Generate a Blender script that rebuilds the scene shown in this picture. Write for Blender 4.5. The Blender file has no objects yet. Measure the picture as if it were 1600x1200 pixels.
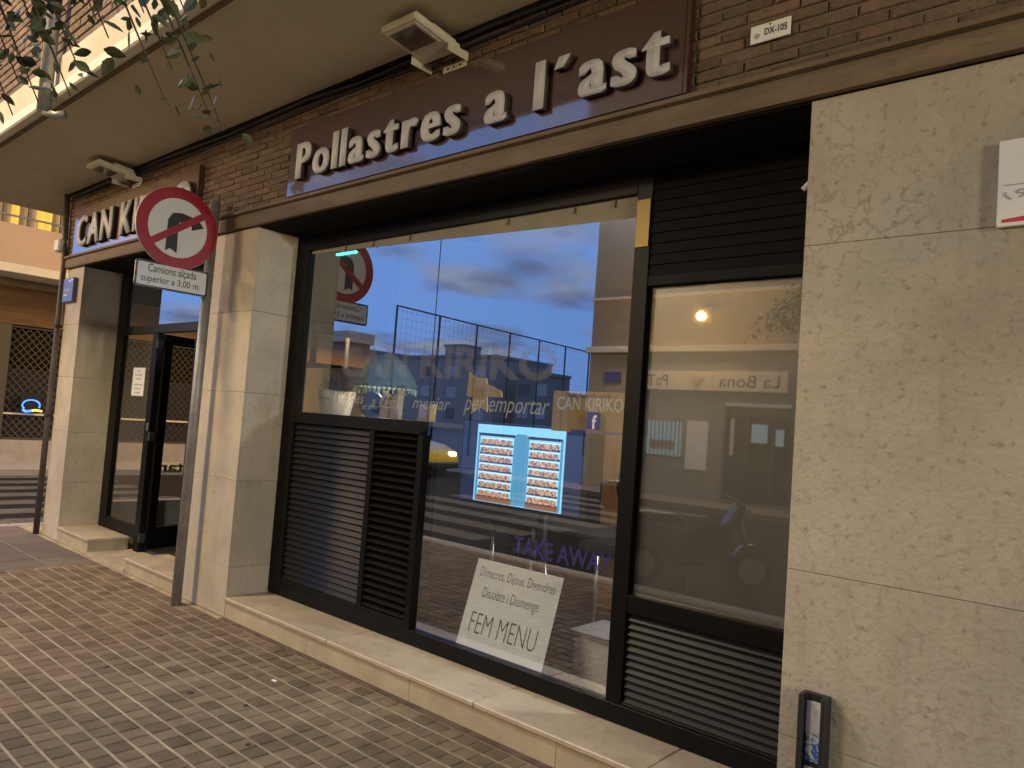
import bpy, bmesh, math, random
from mathutils import Vector, Matrix
random.seed(7)
R = math.radians
sc = bpy.context.scene
COL = sc.collection

# ------------------------------------------------------------------ camera
cam = bpy.data.cameras.new('camera'); camo = bpy.data.objects.new('camera', cam); COL.objects.link(camo)
RM = ((0.749, 0.020, -0.662), (0.658, 0.087, 0.748), (0.072, -0.996, 0.052))
right = Vector([r[0] for r in RM]).normalized(); fwd = Vector([r[2] for r in RM]).normalized()
upv = -Vector([r[1] for r in RM]); upv = (upv - upv.dot(fwd) * fwd).normalized(); right = fwd.cross(upv)
CAM = Vector((5.281, -2.917, 1.6))
camo.matrix_world = Matrix(((right.x, upv.x, -fwd.x, CAM.x), (right.y, upv.y, -fwd.y, CAM.y), (right.z, upv.z, -fwd.z, CAM.z), (0, 0, 0, 1)))
cam.sensor_width = 36; cam.lens = 1170.26 / 1600 * 36; cam.clip_start = 0.05; cam.clip_end = 3000
sc.camera = camo

# ------------------------------------------------------------------ world: dusk sky with cloud banks
SUN_EL, SUN_ROT = 3.0, 20.0
W = bpy.data.worlds.new('World'); sc.world = W; W.use_nodes = True
nt = W.node_tree; N = nt.nodes; L = nt.links
for n in list(N): N.remove(n)
out = N.new('ShaderNodeOutputWorld'); bg = N.new('ShaderNodeBackground')
sky = N.new('ShaderNodeTexSky'); sky.sky_type = 'NISHITA'; sky.sun_disc = False
sky.sun_elevation = R(SUN_EL); sky.sun_rotation = R(SUN_ROT); sky.air_density = 1.0; sky.dust_density = 0.3; sky.ozone_density = 4.0
tc = N.new('ShaderNodeTexCoord'); sep = N.new('ShaderNodeSeparateXYZ'); L.new(tc.outputs['Generated'], sep.inputs[0])
zc = N.new('ShaderNodeMath'); zc.operation = 'MAXIMUM'; zc.inputs[1].default_value = 0.0; L.new(sep.outputs['Z'], zc.inputs[0])
za = N.new('ShaderNodeMath'); za.operation = 'ADD'; za.inputs[1].default_value = 0.16; L.new(zc.outputs[0], za.inputs[0])
dv = N.new('ShaderNodeVectorMath'); dv.operation = 'DIVIDE'
cz = N.new('ShaderNodeCombineXYZ'); 
for i in range(3): L.new(za.outputs[0], cz.inputs[i])
L.new(tc.outputs['Generated'], dv.inputs[0]); L.new(cz.outputs[0], dv.inputs[1])
cn = N.new('ShaderNodeTexNoise'); cn.inputs['Scale'].default_value = 1.5; cn.inputs['Detail'].default_value = 5; cn.inputs['Roughness'].default_value = 0.5
mp = N.new('ShaderNodeMapping'); mp.inputs['Location'].default_value = (5.3, .4, 0); mp.inputs['Scale'].default_value = (1, 1, 0.0)
L.new(dv.outputs[0], mp.inputs[0]); L.new(mp.outputs[0], cn.inputs['Vector'])
cr = N.new('ShaderNodeValToRGB'); cr.color_ramp.elements[0].position = 0.485; cr.color_ramp.elements[1].position = 0.61
L.new(cn.outputs['Fac'], cr.inputs[0])
# dusk blue air light over the Nishita sky
tint = N.new('ShaderNodeMixRGB'); tint.blend_type = 'MIX'; tint.inputs[0].default_value = 0.92; tint.inputs[2].default_value = (2.0, 4.1, 9.6, 1)
L.new(sky.outputs[0], tint.inputs[1])
cm = N.new('ShaderNodeMixRGB')
cn2 = N.new('ShaderNodeTexNoise'); cn2.inputs['Scale'].default_value = 2.6; cn2.inputs['Detail'].default_value = 4; L.new(mp.outputs[0], cn2.inputs['Vector'])
cr2 = N.new('ShaderNodeValToRGB'); cr2.color_ramp.elements[0].position = 0.40; cr2.color_ramp.elements[1].position = 0.62
cr2.color_ramp.elements[0].color = (.15, .19, .34, 1); cr2.color_ramp.elements[1].color = (.42, .47, .62, 1); L.new(cn2.outputs['Fac'], cr2.inputs[0])
csc = N.new('ShaderNodeVectorMath'); csc.operation = 'SCALE'; csc.inputs['Scale'].default_value = 8.0; L.new(cr2.outputs[0], csc.inputs[0]); L.new(csc.outputs[0], cm.inputs[2])
cf = N.new('ShaderNodeMath'); cf.operation = 'MULTIPLY'; cf.inputs[1].default_value = 0.85
L.new(cr.outputs[0], cf.inputs[0]); L.new(cf.outputs[0], cm.inputs[0]); L.new(tint.outputs[0], cm.inputs[1])
L.new(cm.outputs[0], bg.inputs[0]); bg.inputs[1].default_value = 0.22; L.new(bg.outputs[0], out.inputs[0])

# the sun has all but gone: a faint, very soft afterglow
sl = bpy.data.lights.new('sun', 'SUN'); sl.energy = 0.05; sl.angle = R(20); sl.color = (1, .86, .75)
so = bpy.data.objects.new('sun', sl); COL.objects.link(so)
so.rotation_euler = (R(90 - SUN_EL - 12), 0, R(180 - SUN_ROT))
vs = sc.view_settings; vs.view_transform = 'Standard'; vs.look = 'None'; vs.exposure = -0.05; vs.gamma = 1.0; vs.use_curve_mapping = False
sc.cycles.max_bounces = 8; sc.cycles.transparent_max_bounces = 12; sc.cycles.caustics_reflective = False; sc.cycles.caustics_refractive = False
sc.cycles.use_denoising = True
sc.cycles.sample_clamp_indirect = 4.0

# ------------------------------------------------------------------ materials
MATS = {}
def mat(name, col, rough=0.7, metal=0.0, var=0.0, scale=6.0, bump=0.0, bscale=40.0, emit=None, estr=0.0, spots=None, spot_scale=9.0, spot_pos=(0.60, 0.72), per=0.0, coat=0.0, spec=0.5, stretch=None, coat_ior=1.5, alpha=1.0, veins=0.0):
    m = bpy.data.materials.new(name); m.use_nodes = True; t = m.node_tree; n = t.nodes; l = t.links
    b = n['Principled BSDF']; b.inputs['Roughness'].default_value = rough; b.inputs['Metallic'].default_value = metal
    b.inputs['Coat Weight'].default_value = coat; b.inputs['Coat IOR'].default_value = coat_ior; b.inputs['Coat Roughness'].default_value = 0.05; b.inputs['Specular IOR Level'].default_value = spec
    cs = None
    tcn = n.new('ShaderNodeNewGeometry'); pos = tcn.outputs['Position']
    if stretch:
        mm = n.new('ShaderNodeMapping'); mm.inputs['Scale'].default_value = stretch; l.new(pos, mm.inputs[0]); pos = mm.outputs[0]
    base = n.new('ShaderNodeRGB'); base.outputs[0].default_value = (*col, 1); cs = base.outputs[0]
    if var > 0:
        nz = n.new('ShaderNodeTexNoise'); nz.inputs['Scale'].default_value = scale; nz.inputs['Detail'].default_value = 6; nz.inputs['Roughness'].default_value = 0.62
        l.new(pos, nz.inputs['Vector'])
        mr = n.new('ShaderNodeMapRange'); mr.inputs[1].default_value = 0.3; mr.inputs[2].default_value = 0.7; mr.inputs[3].default_value = 1 - var; mr.inputs[4].default_value = 1 + var
        l.new(nz.outputs['Fac'], mr.inputs[0])
        mx = n.new('ShaderNodeVectorMath'); mx.operation = 'SCALE'; l.new(cs, mx.inputs[0]); l.new(mr.outputs[0], mx.inputs['Scale']); cs = mx.outputs[0]
    if per > 0:
        oi = n.new('ShaderNodeObjectInfo'); gi = tcn.outputs['Random Per Island']
        ad = n.new('ShaderNodeMath'); ad.operation = 'ADD'; l.new(oi.outputs['Random'], ad.inputs[0]); l.new(gi, ad.inputs[1])
        fr = n.new('ShaderNodeMath'); fr.operation = 'FRACT'; l.new(ad.outputs[0], fr.inputs[0])
        mr = n.new('ShaderNodeMapRange'); mr.inputs[3].default_value = 1 - per; mr.inputs[4].default_value = 1 + per; l.new(fr.outputs[0], mr.inputs[0])
        mx = n.new('ShaderNodeVectorMath'); mx.operation = 'SCALE'; l.new(cs, mx.inputs[0]); l.new(mr.outputs[0], mx.inputs['Scale']); cs = mx.outputs[0]
    if spots:
        nz = n.new('ShaderNodeTexNoise'); nz.inputs['Scale'].default_value = spot_scale; nz.inputs['Detail'].default_value = 8; nz.inputs['Roughness'].default_value = 0.7
        l.new(pos, nz.inputs['Vector'])
        rp = n.new('ShaderNodeMapRange'); rp.inputs[1].default_value = spot_pos[0]; rp.inputs[2].default_value = spot_pos[1]; l.new(nz.outputs['Fac'], rp.inputs[0])
        mx = n.new('ShaderNodeMixRGB'); l.new(rp.outputs[0], mx.inputs[0]); l.new(cs, mx.inputs[1]); mx.inputs[2].default_value = (*spots, 1); cs = mx.outputs[0]
    if veins > 0:       # fine wandering worm tracks and soft run marks of weathered limestone
        dn = n.new('ShaderNodeTexNoise'); dn.inputs['Scale'].default_value = 7; dn.inputs['Detail'].default_value = 6; l.new(pos, dn.inputs['Vector'])
        sb_ = n.new('ShaderNodeMath'); sb_.operation = 'SUBTRACT'; sb_.inputs[1].default_value = .5; l.new(dn.outputs['Fac'], sb_.inputs[0])
        ab = n.new('ShaderNodeMath'); ab.operation = 'ABSOLUTE'; l.new(sb_.outputs[0], ab.inputs[0])
        v1 = n.new('ShaderNodeMapRange'); v1.inputs[1].default_value = 0; v1.inputs[2].default_value = .022; v1.inputs[3].default_value = 1; v1.inputs[4].default_value = 0; l.new(ab.outputs[0], v1.inputs[0])
        gn = n.new('ShaderNodeTexNoise'); gn.inputs['Scale'].default_value = 2.2; gn.inputs['Detail'].default_value = 3; l.new(pos, gn.inputs['Vector'])
        v2 = n.new('ShaderNodeMapRange'); v2.inputs[1].default_value = .45; v2.inputs[2].default_value = .65; l.new(gn.outputs['Fac'], v2.inputs[0])
        sm = n.new('ShaderNodeMapping'); sm.inputs['Scale'].default_value = (9, 9, .55); l.new(pos, sm.inputs[0])
        rn = n.new('ShaderNodeTexNoise'); rn.inputs['Scale'].default_value = 1.4; rn.inputs['Detail'].default_value = 4; l.new(sm.outputs[0], rn.inputs['Vector'])
        v3 = n.new('ShaderNodeMapRange'); v3.inputs[1].default_value = .58; v3.inputs[2].default_value = .75; v3.inputs[4].default_value = .45; l.new(rn.outputs['Fac'], v3.inputs[0])
        mm_ = n.new('ShaderNodeMath'); mm_.operation = 'MULTIPLY'; l.new(v1.outputs[0], mm_.inputs[0]); l.new(v2.outputs[0], mm_.inputs[1])
        mx_ = n.new('ShaderNodeMath'); mx_.operation = 'MAXIMUM'; l.new(mm_.outputs[0], mx_.inputs[0]); l.new(v3.outputs[0], mx_.inputs[1])
        sc_ = n.new('ShaderNodeMath'); sc_.operation = 'MULTIPLY'; sc_.inputs[1].default_value = veins; l.new(mx_.outputs[0], sc_.inputs[0])
        mv = n.new('ShaderNodeMixRGB'); l.new(sc_.outputs[0], mv.inputs[0]); l.new(cs, mv.inputs[1]); mv.inputs[2].default_value = (col[0] * .42, col[1] * .4, col[2] * .36, 1); cs = mv.outputs[0]
    l.new(cs, b.inputs['Base Color'])
    if bump > 0:
        nb = n.new('ShaderNodeTexNoise'); nb.inputs['Scale'].default_value = bscale; nb.inputs['Detail'].default_value = 5; l.new(pos, nb.inputs['Vector'])
        bp = n.new('ShaderNodeBump'); bp.inputs['Strength'].default_value = bump; bp.inputs['Distance'].default_value = 0.02; l.new(nb.outputs['Fac'], bp.inputs['Height']); l.new(bp.outputs[0], b.inputs['Normal'])
    b.inputs['Alpha'].default_value = alpha
    if emit:
        b.inputs['Emission Color'].default_value = (*emit, 1); b.inputs['Emission Strength'].default_value = estr
    MATS[name] = m; return m
def glass_mat(name, refl, tintc=(0.92, 0.95, 0.95), rough=0.0, add=0.25):
    m = bpy.data.materials.new(name); m.use_nodes = True; t = m.node_tree; n = t.nodes; l = t.links
    for q in list(n): n.remove(q)
    o = n.new('ShaderNodeOutputMaterial'); tr = n.new('ShaderNodeBsdfTransparent'); tr.inputs[0].default_value = (*tintc, 1)
    gl = n.new('ShaderNodeBsdfGlossy'); gl.inputs['Roughness'].default_value = rough; gl.inputs[0].default_value = (0.97, 0.97, 1, 1)
    lw = n.new('ShaderNodeLayerWeight'); lw.inputs[0].default_value = 0.25
    mr = n.new('ShaderNodeMapRange'); mr.inputs[3].default_value = refl; mr.inputs[4].default_value = min(1, refl + add); l.new(lw.outputs['Facing'], mr.inputs[0])
    mx = n.new('ShaderNodeMixShader'); l.new(mr.outputs[0], mx.inputs[0]); l.new(tr.outputs[0], mx.inputs[1]); l.new(gl.outputs[0], mx.inputs[2]); l.new(mx.outputs[0], o.inputs[0])
    MATS[name] = m; return m
M = MATS
mat('stone', (.50, .435, .345), .55, var=.16, scale=2.6, bump=.12, bscale=60, spots=(.2, .165, .12), spot_scale=34, spot_pos=(.57, .76), per=.05, spec=.3, veins=.35)
mat('stone_big', (.425, .375, .30), .65, var=.24, scale=1.1, bump=.25, bscale=45, spots=(.14, .115, .08), spot_scale=30, spot_pos=(.54, .78), per=.03, spec=.3, veins=.5)
mat('stone_sill', (.46, .385, .285), .45, var=.15, scale=5, bump=.08, spots=(.27, .2, .16), spot_scale=14, spot_pos=(.55, .75), per=.05)
mat('stone_riser', (.46, .385, .26), .5, var=.14, scale=6, bump=.1, spots=(.12, .09, .06), spot_scale=11, spot_pos=(.66, .75), per=.05)
mat('brick', (.15, .098, .068), .85, var=.2, scale=14, bump=.5, bscale=70, per=.28, spots=(.12, .07, .05), spot_scale=22, spot_pos=(.62, .75))
mat('mortar', (.16, .12, .09), .95, var=.2, scale=20, bump=.4)
mat('ledge', (.16, .112, .068), .7, var=.3, scale=5, bump=.3, bscale=30, spots=(.10, .06, .04), spot_scale=18, spot_pos=(.58, .7), stretch=(.5, 2, 2))
mat('soffit', (.60, .53, .39), .9, var=.10, scale=.9, spots=(.45, .38, .27), spot_scale=1.6, spot_pos=(.6, .8), bump=.15, bscale=120)
mat('white_trim', (.75, .7, .58), .8, var=.08, scale=3, bump=.1)
mat('beige_render', (.55, .48, .36), .9, var=.1, scale=2, bump=.2)
mat('gap_dark', (.012, .01, .009), .95, spec=.1)
mat('black_alu', (.005, .0046, .0045), .42, var=.2, scale=5, spec=.14)
mat('louver', (.007, .0068, .0075), .42, var=.25, scale=8, spec=.22, bump=.02, bscale=12)
mat('shutter', (.005, .0045, .0042), .5, var=.2, scale=5, spec=.12)
mat('glint_metal', (.08, .055, .02), .35, metal=.9)
mat('sign_red', (.045, .010, .012), .4, var=.1, scale=3, coat=1.0, spec=.3, coat_ior=1.95)
mat('letter_white', (.54, .55, .58), .45, var=.06, scale=4)
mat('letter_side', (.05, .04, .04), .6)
mat('paver', (.185, .138, .092), .75, spec=.16, var=.25, scale=5, bump=.35, bscale=110, per=.24, spots=(.06, .05, .045), spot_scale=2.6, spot_pos=(.64, .74))
mat('grout', (.40, .33, .225), .95, spec=.1, var=.35, scale=3, bump=.3)
mat('slab_dark', (.15, .12, .10), .7, var=.18, scale=6, bump=.2, per=.1)
mat('asphalt', (.024, .023, .022), .95, spec=.08, var=.25, scale=14, bump=.5, bscale=160)
mat('road_paint', (.12, .11, .09), .9, spec=.08, var=.35, scale=7, spots=(.10, .09, .08), spot_scale=14, spot_pos=(.58, .7))
mat('kerb', (.36, .33, .29), .8, var=.15, scale=6, bump=.2)
mat('galv', (.30, .30, .30), .5, metal=.55, var=.2, scale=10)
mat('sign_face_white', (.60, .60, .59), .35, var=.04, scale=8)
mat('sign_face_red', (.30, .015, .03), .35, var=.08, scale=8)
mat('sign_black', (.015, .015, .017), .4)
mat('sign_back', (.33, .32, .28), .5, metal=.3, var=.1)
mat('blue_plate', (.09, .11, .28), .35, coat=.4)
mat('white_plate', (.78, .78, .77), .4, var=.05)
mat('white_paper', (.80, .80, .78), .8)
mat('board_white', (.80, .84, .86), .55, var=.03, scale=5)
mat('ink', (.03, .035, .05), .7)
mat('lamp_metal', (.62, .58, .47), .45, var=.1, scale=8)
mat('lamp_glass_off', (.10, .085, .065), .15, spec=.6)
mat('pipe', (.06, .05, .045), .5, var=.3)
mat('cable', (.02, .02, .02), .7)
mat('leaf', (.06, .07, .025), .5, var=.4, scale=12, per=.45)
mat('bark', (.09, .07, .05), .9, var=.3, scale=14, bump=.6)
mat('reflection_strip', (.30, .265, .20), .8, var=.12, scale=4)
mat('decal_grey', (.40, .38, .36), .7, alpha=.17)
mat('decal_white', (.60, .60, .58), .7, alpha=.36)
mat('decal_violet', (.03, .02, .17), .7, alpha=.8)
mat('fb_blue', (.03, .05, .30), .5)
mat('violet_blue', (.1, .08, .45), .5)
mat('satin_sheet', (.12, .125, .12), .33, var=.14, scale=2.2, bump=.03, spec=.8)
mat('tv_black', (.01, .01, .012), .25)
for nm, c, s in (('scr_bg', (.30, .72, 1.0), 1.5), ('scr_cyan', (.10, .45, .75), 1.0), ('scr_white', (.75, .9, 1.0), 1.8), ('scr_dark', (.03, .06, .16), .6), ('scr_brown', (.5, .2, .08), .7), ('scr_blue', (.02, .05, .16), .5)):
    mat(nm, (.02, .02, .02), .3, emit=c, estr=s)
def chicken_mat():
    m = mat('scr_chicken', (.02, .02, .02), .3, emit=(.6, .22, .1), estr=1.3)
    n = m.node_tree.nodes; l = m.node_tree.links; nz = n.new('ShaderNodeTexNoise'); nz.inputs['Scale'].default_value = 70
    g = n.new('ShaderNodeNewGeometry'); l.new(g.outputs['Position'], nz.inputs['Vector'])
    r = n.new('ShaderNodeValToRGB'); r.color_ramp.elements[0].color = (.28, .06, .025, 1); r.color_ramp.elements[1].color = (.95, .55, .32, 1); r.color_ramp.elements[0].position = .35; r.color_ramp.elements[1].position = .65
    l.new(nz.outputs['Fac'], r.inputs[0]); l.new(r.outputs[0], n['Principled BSDF'].inputs['Emission Color'])
chicken_mat()
glass_mat('glass', .27, add=.27)
clr = bpy.data.materials.new('glass_inner_face'); clr.use_nodes = True
for q in list(clr.node_tree.nodes): clr.node_tree.nodes.remove(q)
_o = clr.node_tree.nodes.new('ShaderNodeOutputMaterial'); _t = clr.node_tree.nodes.new('ShaderNodeBsdfTransparent'); clr.node_tree.links.new(_t.outputs[0], _o.inputs[0]); MATS['glass_inner_face'] = clr
glass_mat('glass_hazy', .13, (.9, .9, .88), rough=.016, add=.22)
glass_mat('glass_clear', .10, (.9, .9, .88), add=.3)
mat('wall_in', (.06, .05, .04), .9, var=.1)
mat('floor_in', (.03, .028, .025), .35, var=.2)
mat('ceil_in', (.22, .21, .2), .9)
mat('wood', (.30, .14, .045), .5, var=.3, scale=3, stretch=(8, 8, .8))
mat('steel', (.55, .55, .55), .3, metal=.9)
mat('black_plastic', (.015, .015, .017), .45)
mat('pot_white', (.72, .68, .72), .5, var=.05)
mat('dry_leaf', (.16, .11, .05), .8, per=.4)
mat('kraft', (.55, .36, .10), .8, var=.1, scale=10)
mat('yellow_paper', (.75, .48, .04), .8, var=.1, scale=20)
mat('teal_shade', (.13, .19, .18), .85, var=.3, scale=30)
mat('led_cyan', (.1, .5, .5), .5, emit=(.05, .9, .95), estr=6)
mat('cream_wall', (.36, .31, .215), .9, var=.12, scale=1.2, bump=.2)
mat('grey_wall', (.24, .235, .22), .9, var=.12, scale=.8)
mat('far_wall', (.34, .31, .29), .9, var=.1, scale=.3)
mat('pink_wall', (.50, .36, .34), .9)
mat('window_dark', (.03, .035, .045), .15, spec=.8)
mat('window_pale', (.5, .5, .5), .5)
mat('lit_teal', (.1, .1, .1), .5, emit=(.50, .85, .85), estr=.9)
mat('lit_yellow', (.3, .2, .05), .6, emit=(1.0, .62, .10), estr=.8)
mat('lit_warm', (.3, .3, .25), .6, emit=(.8, .8, .7), estr=.35)
mat('gum', (.03, .027, .025), .8)
mat('curtain', (.30, .27, .24), .9, var=.2, scale=3)
mat('balcony_wall', (.55, .40, .29), .85, var=.08, scale=1)
mat('timber_panel', (.11, .06, .022), .7, var=.3, scale=2, stretch=(1, 1, 6))
mat('grille', (.10, .085, .065), .6, metal=.4)
mat('neon_blue', (.05, .1, .3), .4, emit=(.05, .25, 1.0), estr=2.2)
mat('neon_yellow', (.3, .2, .05), .4, emit=(1, .7, .05), estr=2.5)
mat('green_letter', (.10, .26, .02), .6)
mat('taxi_yellow', (.62, .47, .02), .3, coat=.6)
mat('car_black', (.012, .012, .014), .25, coat=.5)
mat('tyre', (.018, .018, .018), .85)
mat('headlight', (.9, .9, .9), .2, emit=(1, .9, .7), estr=9)
mat('lamp_sodium', (.9, .6, .2), .4, emit=(1, .55, .12), estr=30)
mat('hill', (.035, .055, .035), .95, var=.3, scale=.05)
mat('scooter_grey', (.05, .05, .055), .35, coat=.5)
mat('wire', (.05, .05, .055), .6)
mat('sticker_blue', (.03, .16, .5), .5, spots=(.7, .75, .8), spot_scale=60, spot_pos=(.5, .56))
mat('sticker_white', (.65, .66, .7), .5, var=.15, scale=40)
mat('red_print', (.55, .04, .08), .5)
mat('grey_print', (.35, .35, .38), .6)

# ------------------------------------------------------------------ helpers
ORG = {}
def tag(o, label=None, cat=None, group=None, kind=None):
    if label: o['label'] = label
    if cat: o['category'] = cat
    if group: o['group'] = group
    if kind: o['kind'] = kind
    return o
def link(name, me, m=None, parent=None):
    o = bpy.data.objects.new(name, me); COL.objects.link(o)
    if m is not None and not me.materials: me.materials.append(M[m] if isinstance(m, str) else m)
    if parent is not None: o.parent = parent
    return o
def root(name, loc, label, cat, group=None, rz=0):
    o = bpy.data.objects.new(name, None); COL.objects.link(o); o.location = loc; o.rotation_euler = (0, 0, rz); o.empty_display_size = .1
    ORG[o.name] = Vector(loc); return tag(o, label, cat, group)
def org(p):
    while p is not None:
        if p.name in ORG: return ORG[p.name]
        p = p.parent
    return Vector((0, 0, 0))
def bmobj(name, bm, m, parent=None, local=False, smooth=False):
    me = bpy.data.meshes.new(name)
    if parent is not None and not local:
        bmesh.ops.translate(bm, vec=-org(parent), verts=bm.verts[:])
    bmesh.ops.recalc_face_normals(bm, faces=bm.faces[:])
    bm.to_mesh(me); bm.free()
    if smooth:
        for p in me.polygons: p.use_smooth = True
    return link(name, me, m, parent)
def bm_box(bm, x0, x1, y0, y1, z0, z1, mtx=None):
    vs = [bm.verts.new(v) for v in ((x0,y0,z0),(x1,y0,z0),(x1,y1,z0),(x0,y1,z0),(x0,y0,z1),(x1,y0,z1),(x1,y1,z1),(x0,y1,z1))]
    if mtx is not None:
        for v in vs: v.co = mtx @ v.co
    for f in ((0,1,5,4),(1,2,6,5),(2,3,7,6),(3,0,4,7),(4,5,6,7),(0,3,2,1)): bm.faces.new([vs[i] for i in f])
    return vs
def bevel(bm, w, seg=1):
    bmesh.ops.bevel(bm, geom=bm.edges[:], offset=w, segments=seg, affect='EDGES', clamp_overlap=True)
def box(name, x0, x1, y0, y1, z0, z1, m, parent=None, bev=0.0, local=False, mtx=None):
    bm = bmesh.new(); bm_box(bm, x0, x1, y0, y1, z0, z1, mtx)
    if bev: bevel(bm, bev)
    o = bmobj(name, bm, m, parent, local)
    if m in ('glass', 'glass_clear', 'glass_hazy'):          # one reflecting face per pane, the other faces only transmit
        o.data.materials.append(M['glass_inner_face'])
        big = max(o.data.polygons, key=lambda p_: p_.area).normal.copy(); sgn = -1 if big.y != 0 and abs(big.y) > .5 else 1
        for p_ in o.data.polygons: p_.material_index = 0 if (p_.normal.y < -.5 if abs(big.y) > .5 else p_.normal.dot(big) > .5) else 1
    return o
def bm_tube(bm, pts, r, seg=8, r2=None, cap=True):
    pts = [Vector(p) for p in pts]; n = len(pts); rings = []
    for i, p in enumerate(pts):
        d = (pts[min(i + 1, n - 1)] - pts[max(i - 1, 0)]).normalized()
        a = d.cross(Vector((0, 0, 1)) if abs(d.z) < .95 else Vector((1, 0, 0))).normalized(); b = d.cross(a)
        rr = r if r2 is None else r + (r2 - r) * i / max(1, n - 1)
        rings.append([bm.verts.new(p + rr * (math.cos(2 * math.pi * k / seg) * a + math.sin(2 * math.pi * k / seg) * b)) for k in range(seg)])
    for i in range(n - 1):
        for k in range(seg): bm.faces.new((rings[i][k], rings[i][(k + 1) % seg], rings[i + 1][(k + 1) % seg], rings[i + 1][k]))
    if cap: bm.faces.new(rings[0][::-1]); bm.faces.new(rings[-1])
def tube(name, pts, r, m, parent=None, seg=8, r2=None, local=False):
    bm = bmesh.new(); bm_tube(bm, pts, r, seg, r2); return bmobj(name, bm, m, parent, local, smooth=seg > 6)
def bm_lathe(bm, c, prof, seg=20):
    rings = []
    for r, z in prof: rings.append([bm.verts.new((c[0] + r * math.cos(2 * math.pi * k / seg), c[1] + r * math.sin(2 * math.pi * k / seg), c[2] + z)) for k in range(seg)])
    for i in range(len(rings) - 1):
        for k in range(seg): bm.faces.new((rings[i][k], rings[i][(k + 1) % seg], rings[i + 1][(k + 1) % seg], rings[i + 1][k]))
def bm_prism(bm, poly, d0, d1, fn):
    a = [bm.verts.new(fn(u, v, d0)) for u, v in poly]; b = [bm.verts.new(fn(u, v, d1)) for u, v in poly]; n = len(poly)
    bm.faces.new(a); bm.faces.new(b[::-1])
    for i in range(n): bm.faces.new((a[i], b[i], b[(i + 1) % n], a[(i + 1) % n]))
def prism(name, poly, d0, d1, fn, m, parent=None, bev=0, local=False):
    bm = bmesh.new(); bm_prism(bm, poly, d0, d1, fn)
    if bev: bevel(bm, bev)
    return bmobj(name, bm, m, parent, local)
XZ = lambda u, v, d: Vector((u, d, v))
YZ = lambda u, v, d: Vector((d, u, v))
XY = lambda u, v, d: Vector((u, v, d))
def text_mesh(body, size=1.0, extrude=0.0, offset=0.0, align='LEFT', shear=0.0, space=1.0):
    cu = bpy.data.curves.new('lettering', 'FONT'); cu.body = body; cu.size = size; cu.extrude = extrude; cu.offset = offset; cu.align_x = align; cu.shear = shear; cu.space_character = space
    cu.resolution_u = 3
    o = bpy.data.objects.new('lettering', cu); COL.objects.link(o)
    bpy.context.view_layer.update()
    me = bpy.data.meshes.new_from_object(o.evaluated_get(bpy.context.evaluated_depsgraph_get()))
    bpy.data.objects.remove(o); bpy.data.curves.remove(cu); me.materials.clear(); return me
FAC = Matrix(((1, 0, 0, 0), (0, 0, -1, 0), (0, 1, 0, 0), (0, 0, 0, 1)))     # text lying in the facade plane, read from the street
def mesh_bounds(me):
    xs = [v.co.x for v in me.vertices]; ys = [v.co.y for v in me.vertices]; return min(xs), max(xs), min(ys), max(ys)
def text(name, body, width, height, pos, m, parent, basis=FAC, extrude=.0005, offset=0.0, shear=0.0, space=1.0):
    """flat lettering fitted to width x height with its lower left corner at pos"""
    me = text_mesh(body, 1.0, 0, offset, 'LEFT', shear, space); x0, x1, y0, y1 = mesh_bounds(me)
    sx = width / (x1 - x0); sy = height / (y1 - y0) if height else sx
    T = Matrix.Translation(Vector(pos) - org(parent)) @ basis @ Matrix.Diagonal((sx, sy, 1, 1)) @ Matrix.Translation((-x0, -y0, 0))
    me.transform(T); return link(name, me, m, parent)
def letters(body, x0, x1, zb, cap, y, parent, gap, depth=.034, space=.5, fat=.05, offset=.010):
    """heavy raised letters, one object each: every stroke is thickened sideways by stacked outlines"""
    items = []; ref = mesh_bounds(text_mesh('H', 1.0, 0, offset)); hh = ref[3] - ref[2]; sy = cap / hh
    for c in body:
        if c in ' \u2009': items.append((None, space if c == ' ' else .03, 0)); continue
        me = text_mesh(c, 1.0, 0, offset); b = mesh_bounds(me); items.append((me, b[1] - b[0] + 2 * fat, b[0] - fat))
    tot = sum(w for _, w, _ in items) + gap * (len(items) - 1); sx = (x1 - x0) / tot; x = x0
    for me, w, l0 in items:
        if me is not None:
            bm = bmesh.new()
            for k, sh in enumerate((0, -1, 1, -.5, .5, -.75, .75, -.25, .25)):
                b2 = bmesh.new(); b2.from_mesh(me)
                bmesh.ops.remove_doubles(b2, verts=b2.verts[:], dist=1e-5)
                r = bmesh.ops.extrude_face_region(b2, geom=b2.faces[:]); vs = [e for e in r['geom'] if isinstance(e, bmesh.types.BMVert)]
                bmesh.ops.translate(b2, vec=(0, 0, depth + .00025 * k), verts=vs)
                bmesh.ops.translate(b2, vec=(sh * fat, 0, 0), verts=b2.verts[:])
                T = Matrix.Translation(Vector((x, y, zb)) - org(parent)) @ FAC @ Matrix.Diagonal((sx, sy, 1, 1)) @ Matrix.Translation((-l0, -ref[2], 0))
                bmesh.ops.transform(b2, matrix=T, verts=b2.verts[:])
                bmesh.ops.recalc_face_normals(b2, faces=b2.faces[:])
                tmp = bpy.data.meshes.new('t'); b2.to_mesh(tmp); b2.free(); bm.from_mesh(tmp); bpy.data.meshes.remove(tmp)
            m2 = bpy.data.meshes.new('letter'); bm.to_mesh(m2); bm.free()
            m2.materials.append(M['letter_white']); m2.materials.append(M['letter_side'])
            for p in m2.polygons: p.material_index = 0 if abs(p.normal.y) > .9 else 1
            link('letter', m2, None, parent); bpy.data.meshes.remove(me)
        x += (w + gap) * sx
def copy_tree(o, parent=None):
    c = o.copy(); COL.objects.link(c); c.parent = parent
    for ch in o.children: copy_tree(ch, c)
    return c
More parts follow.
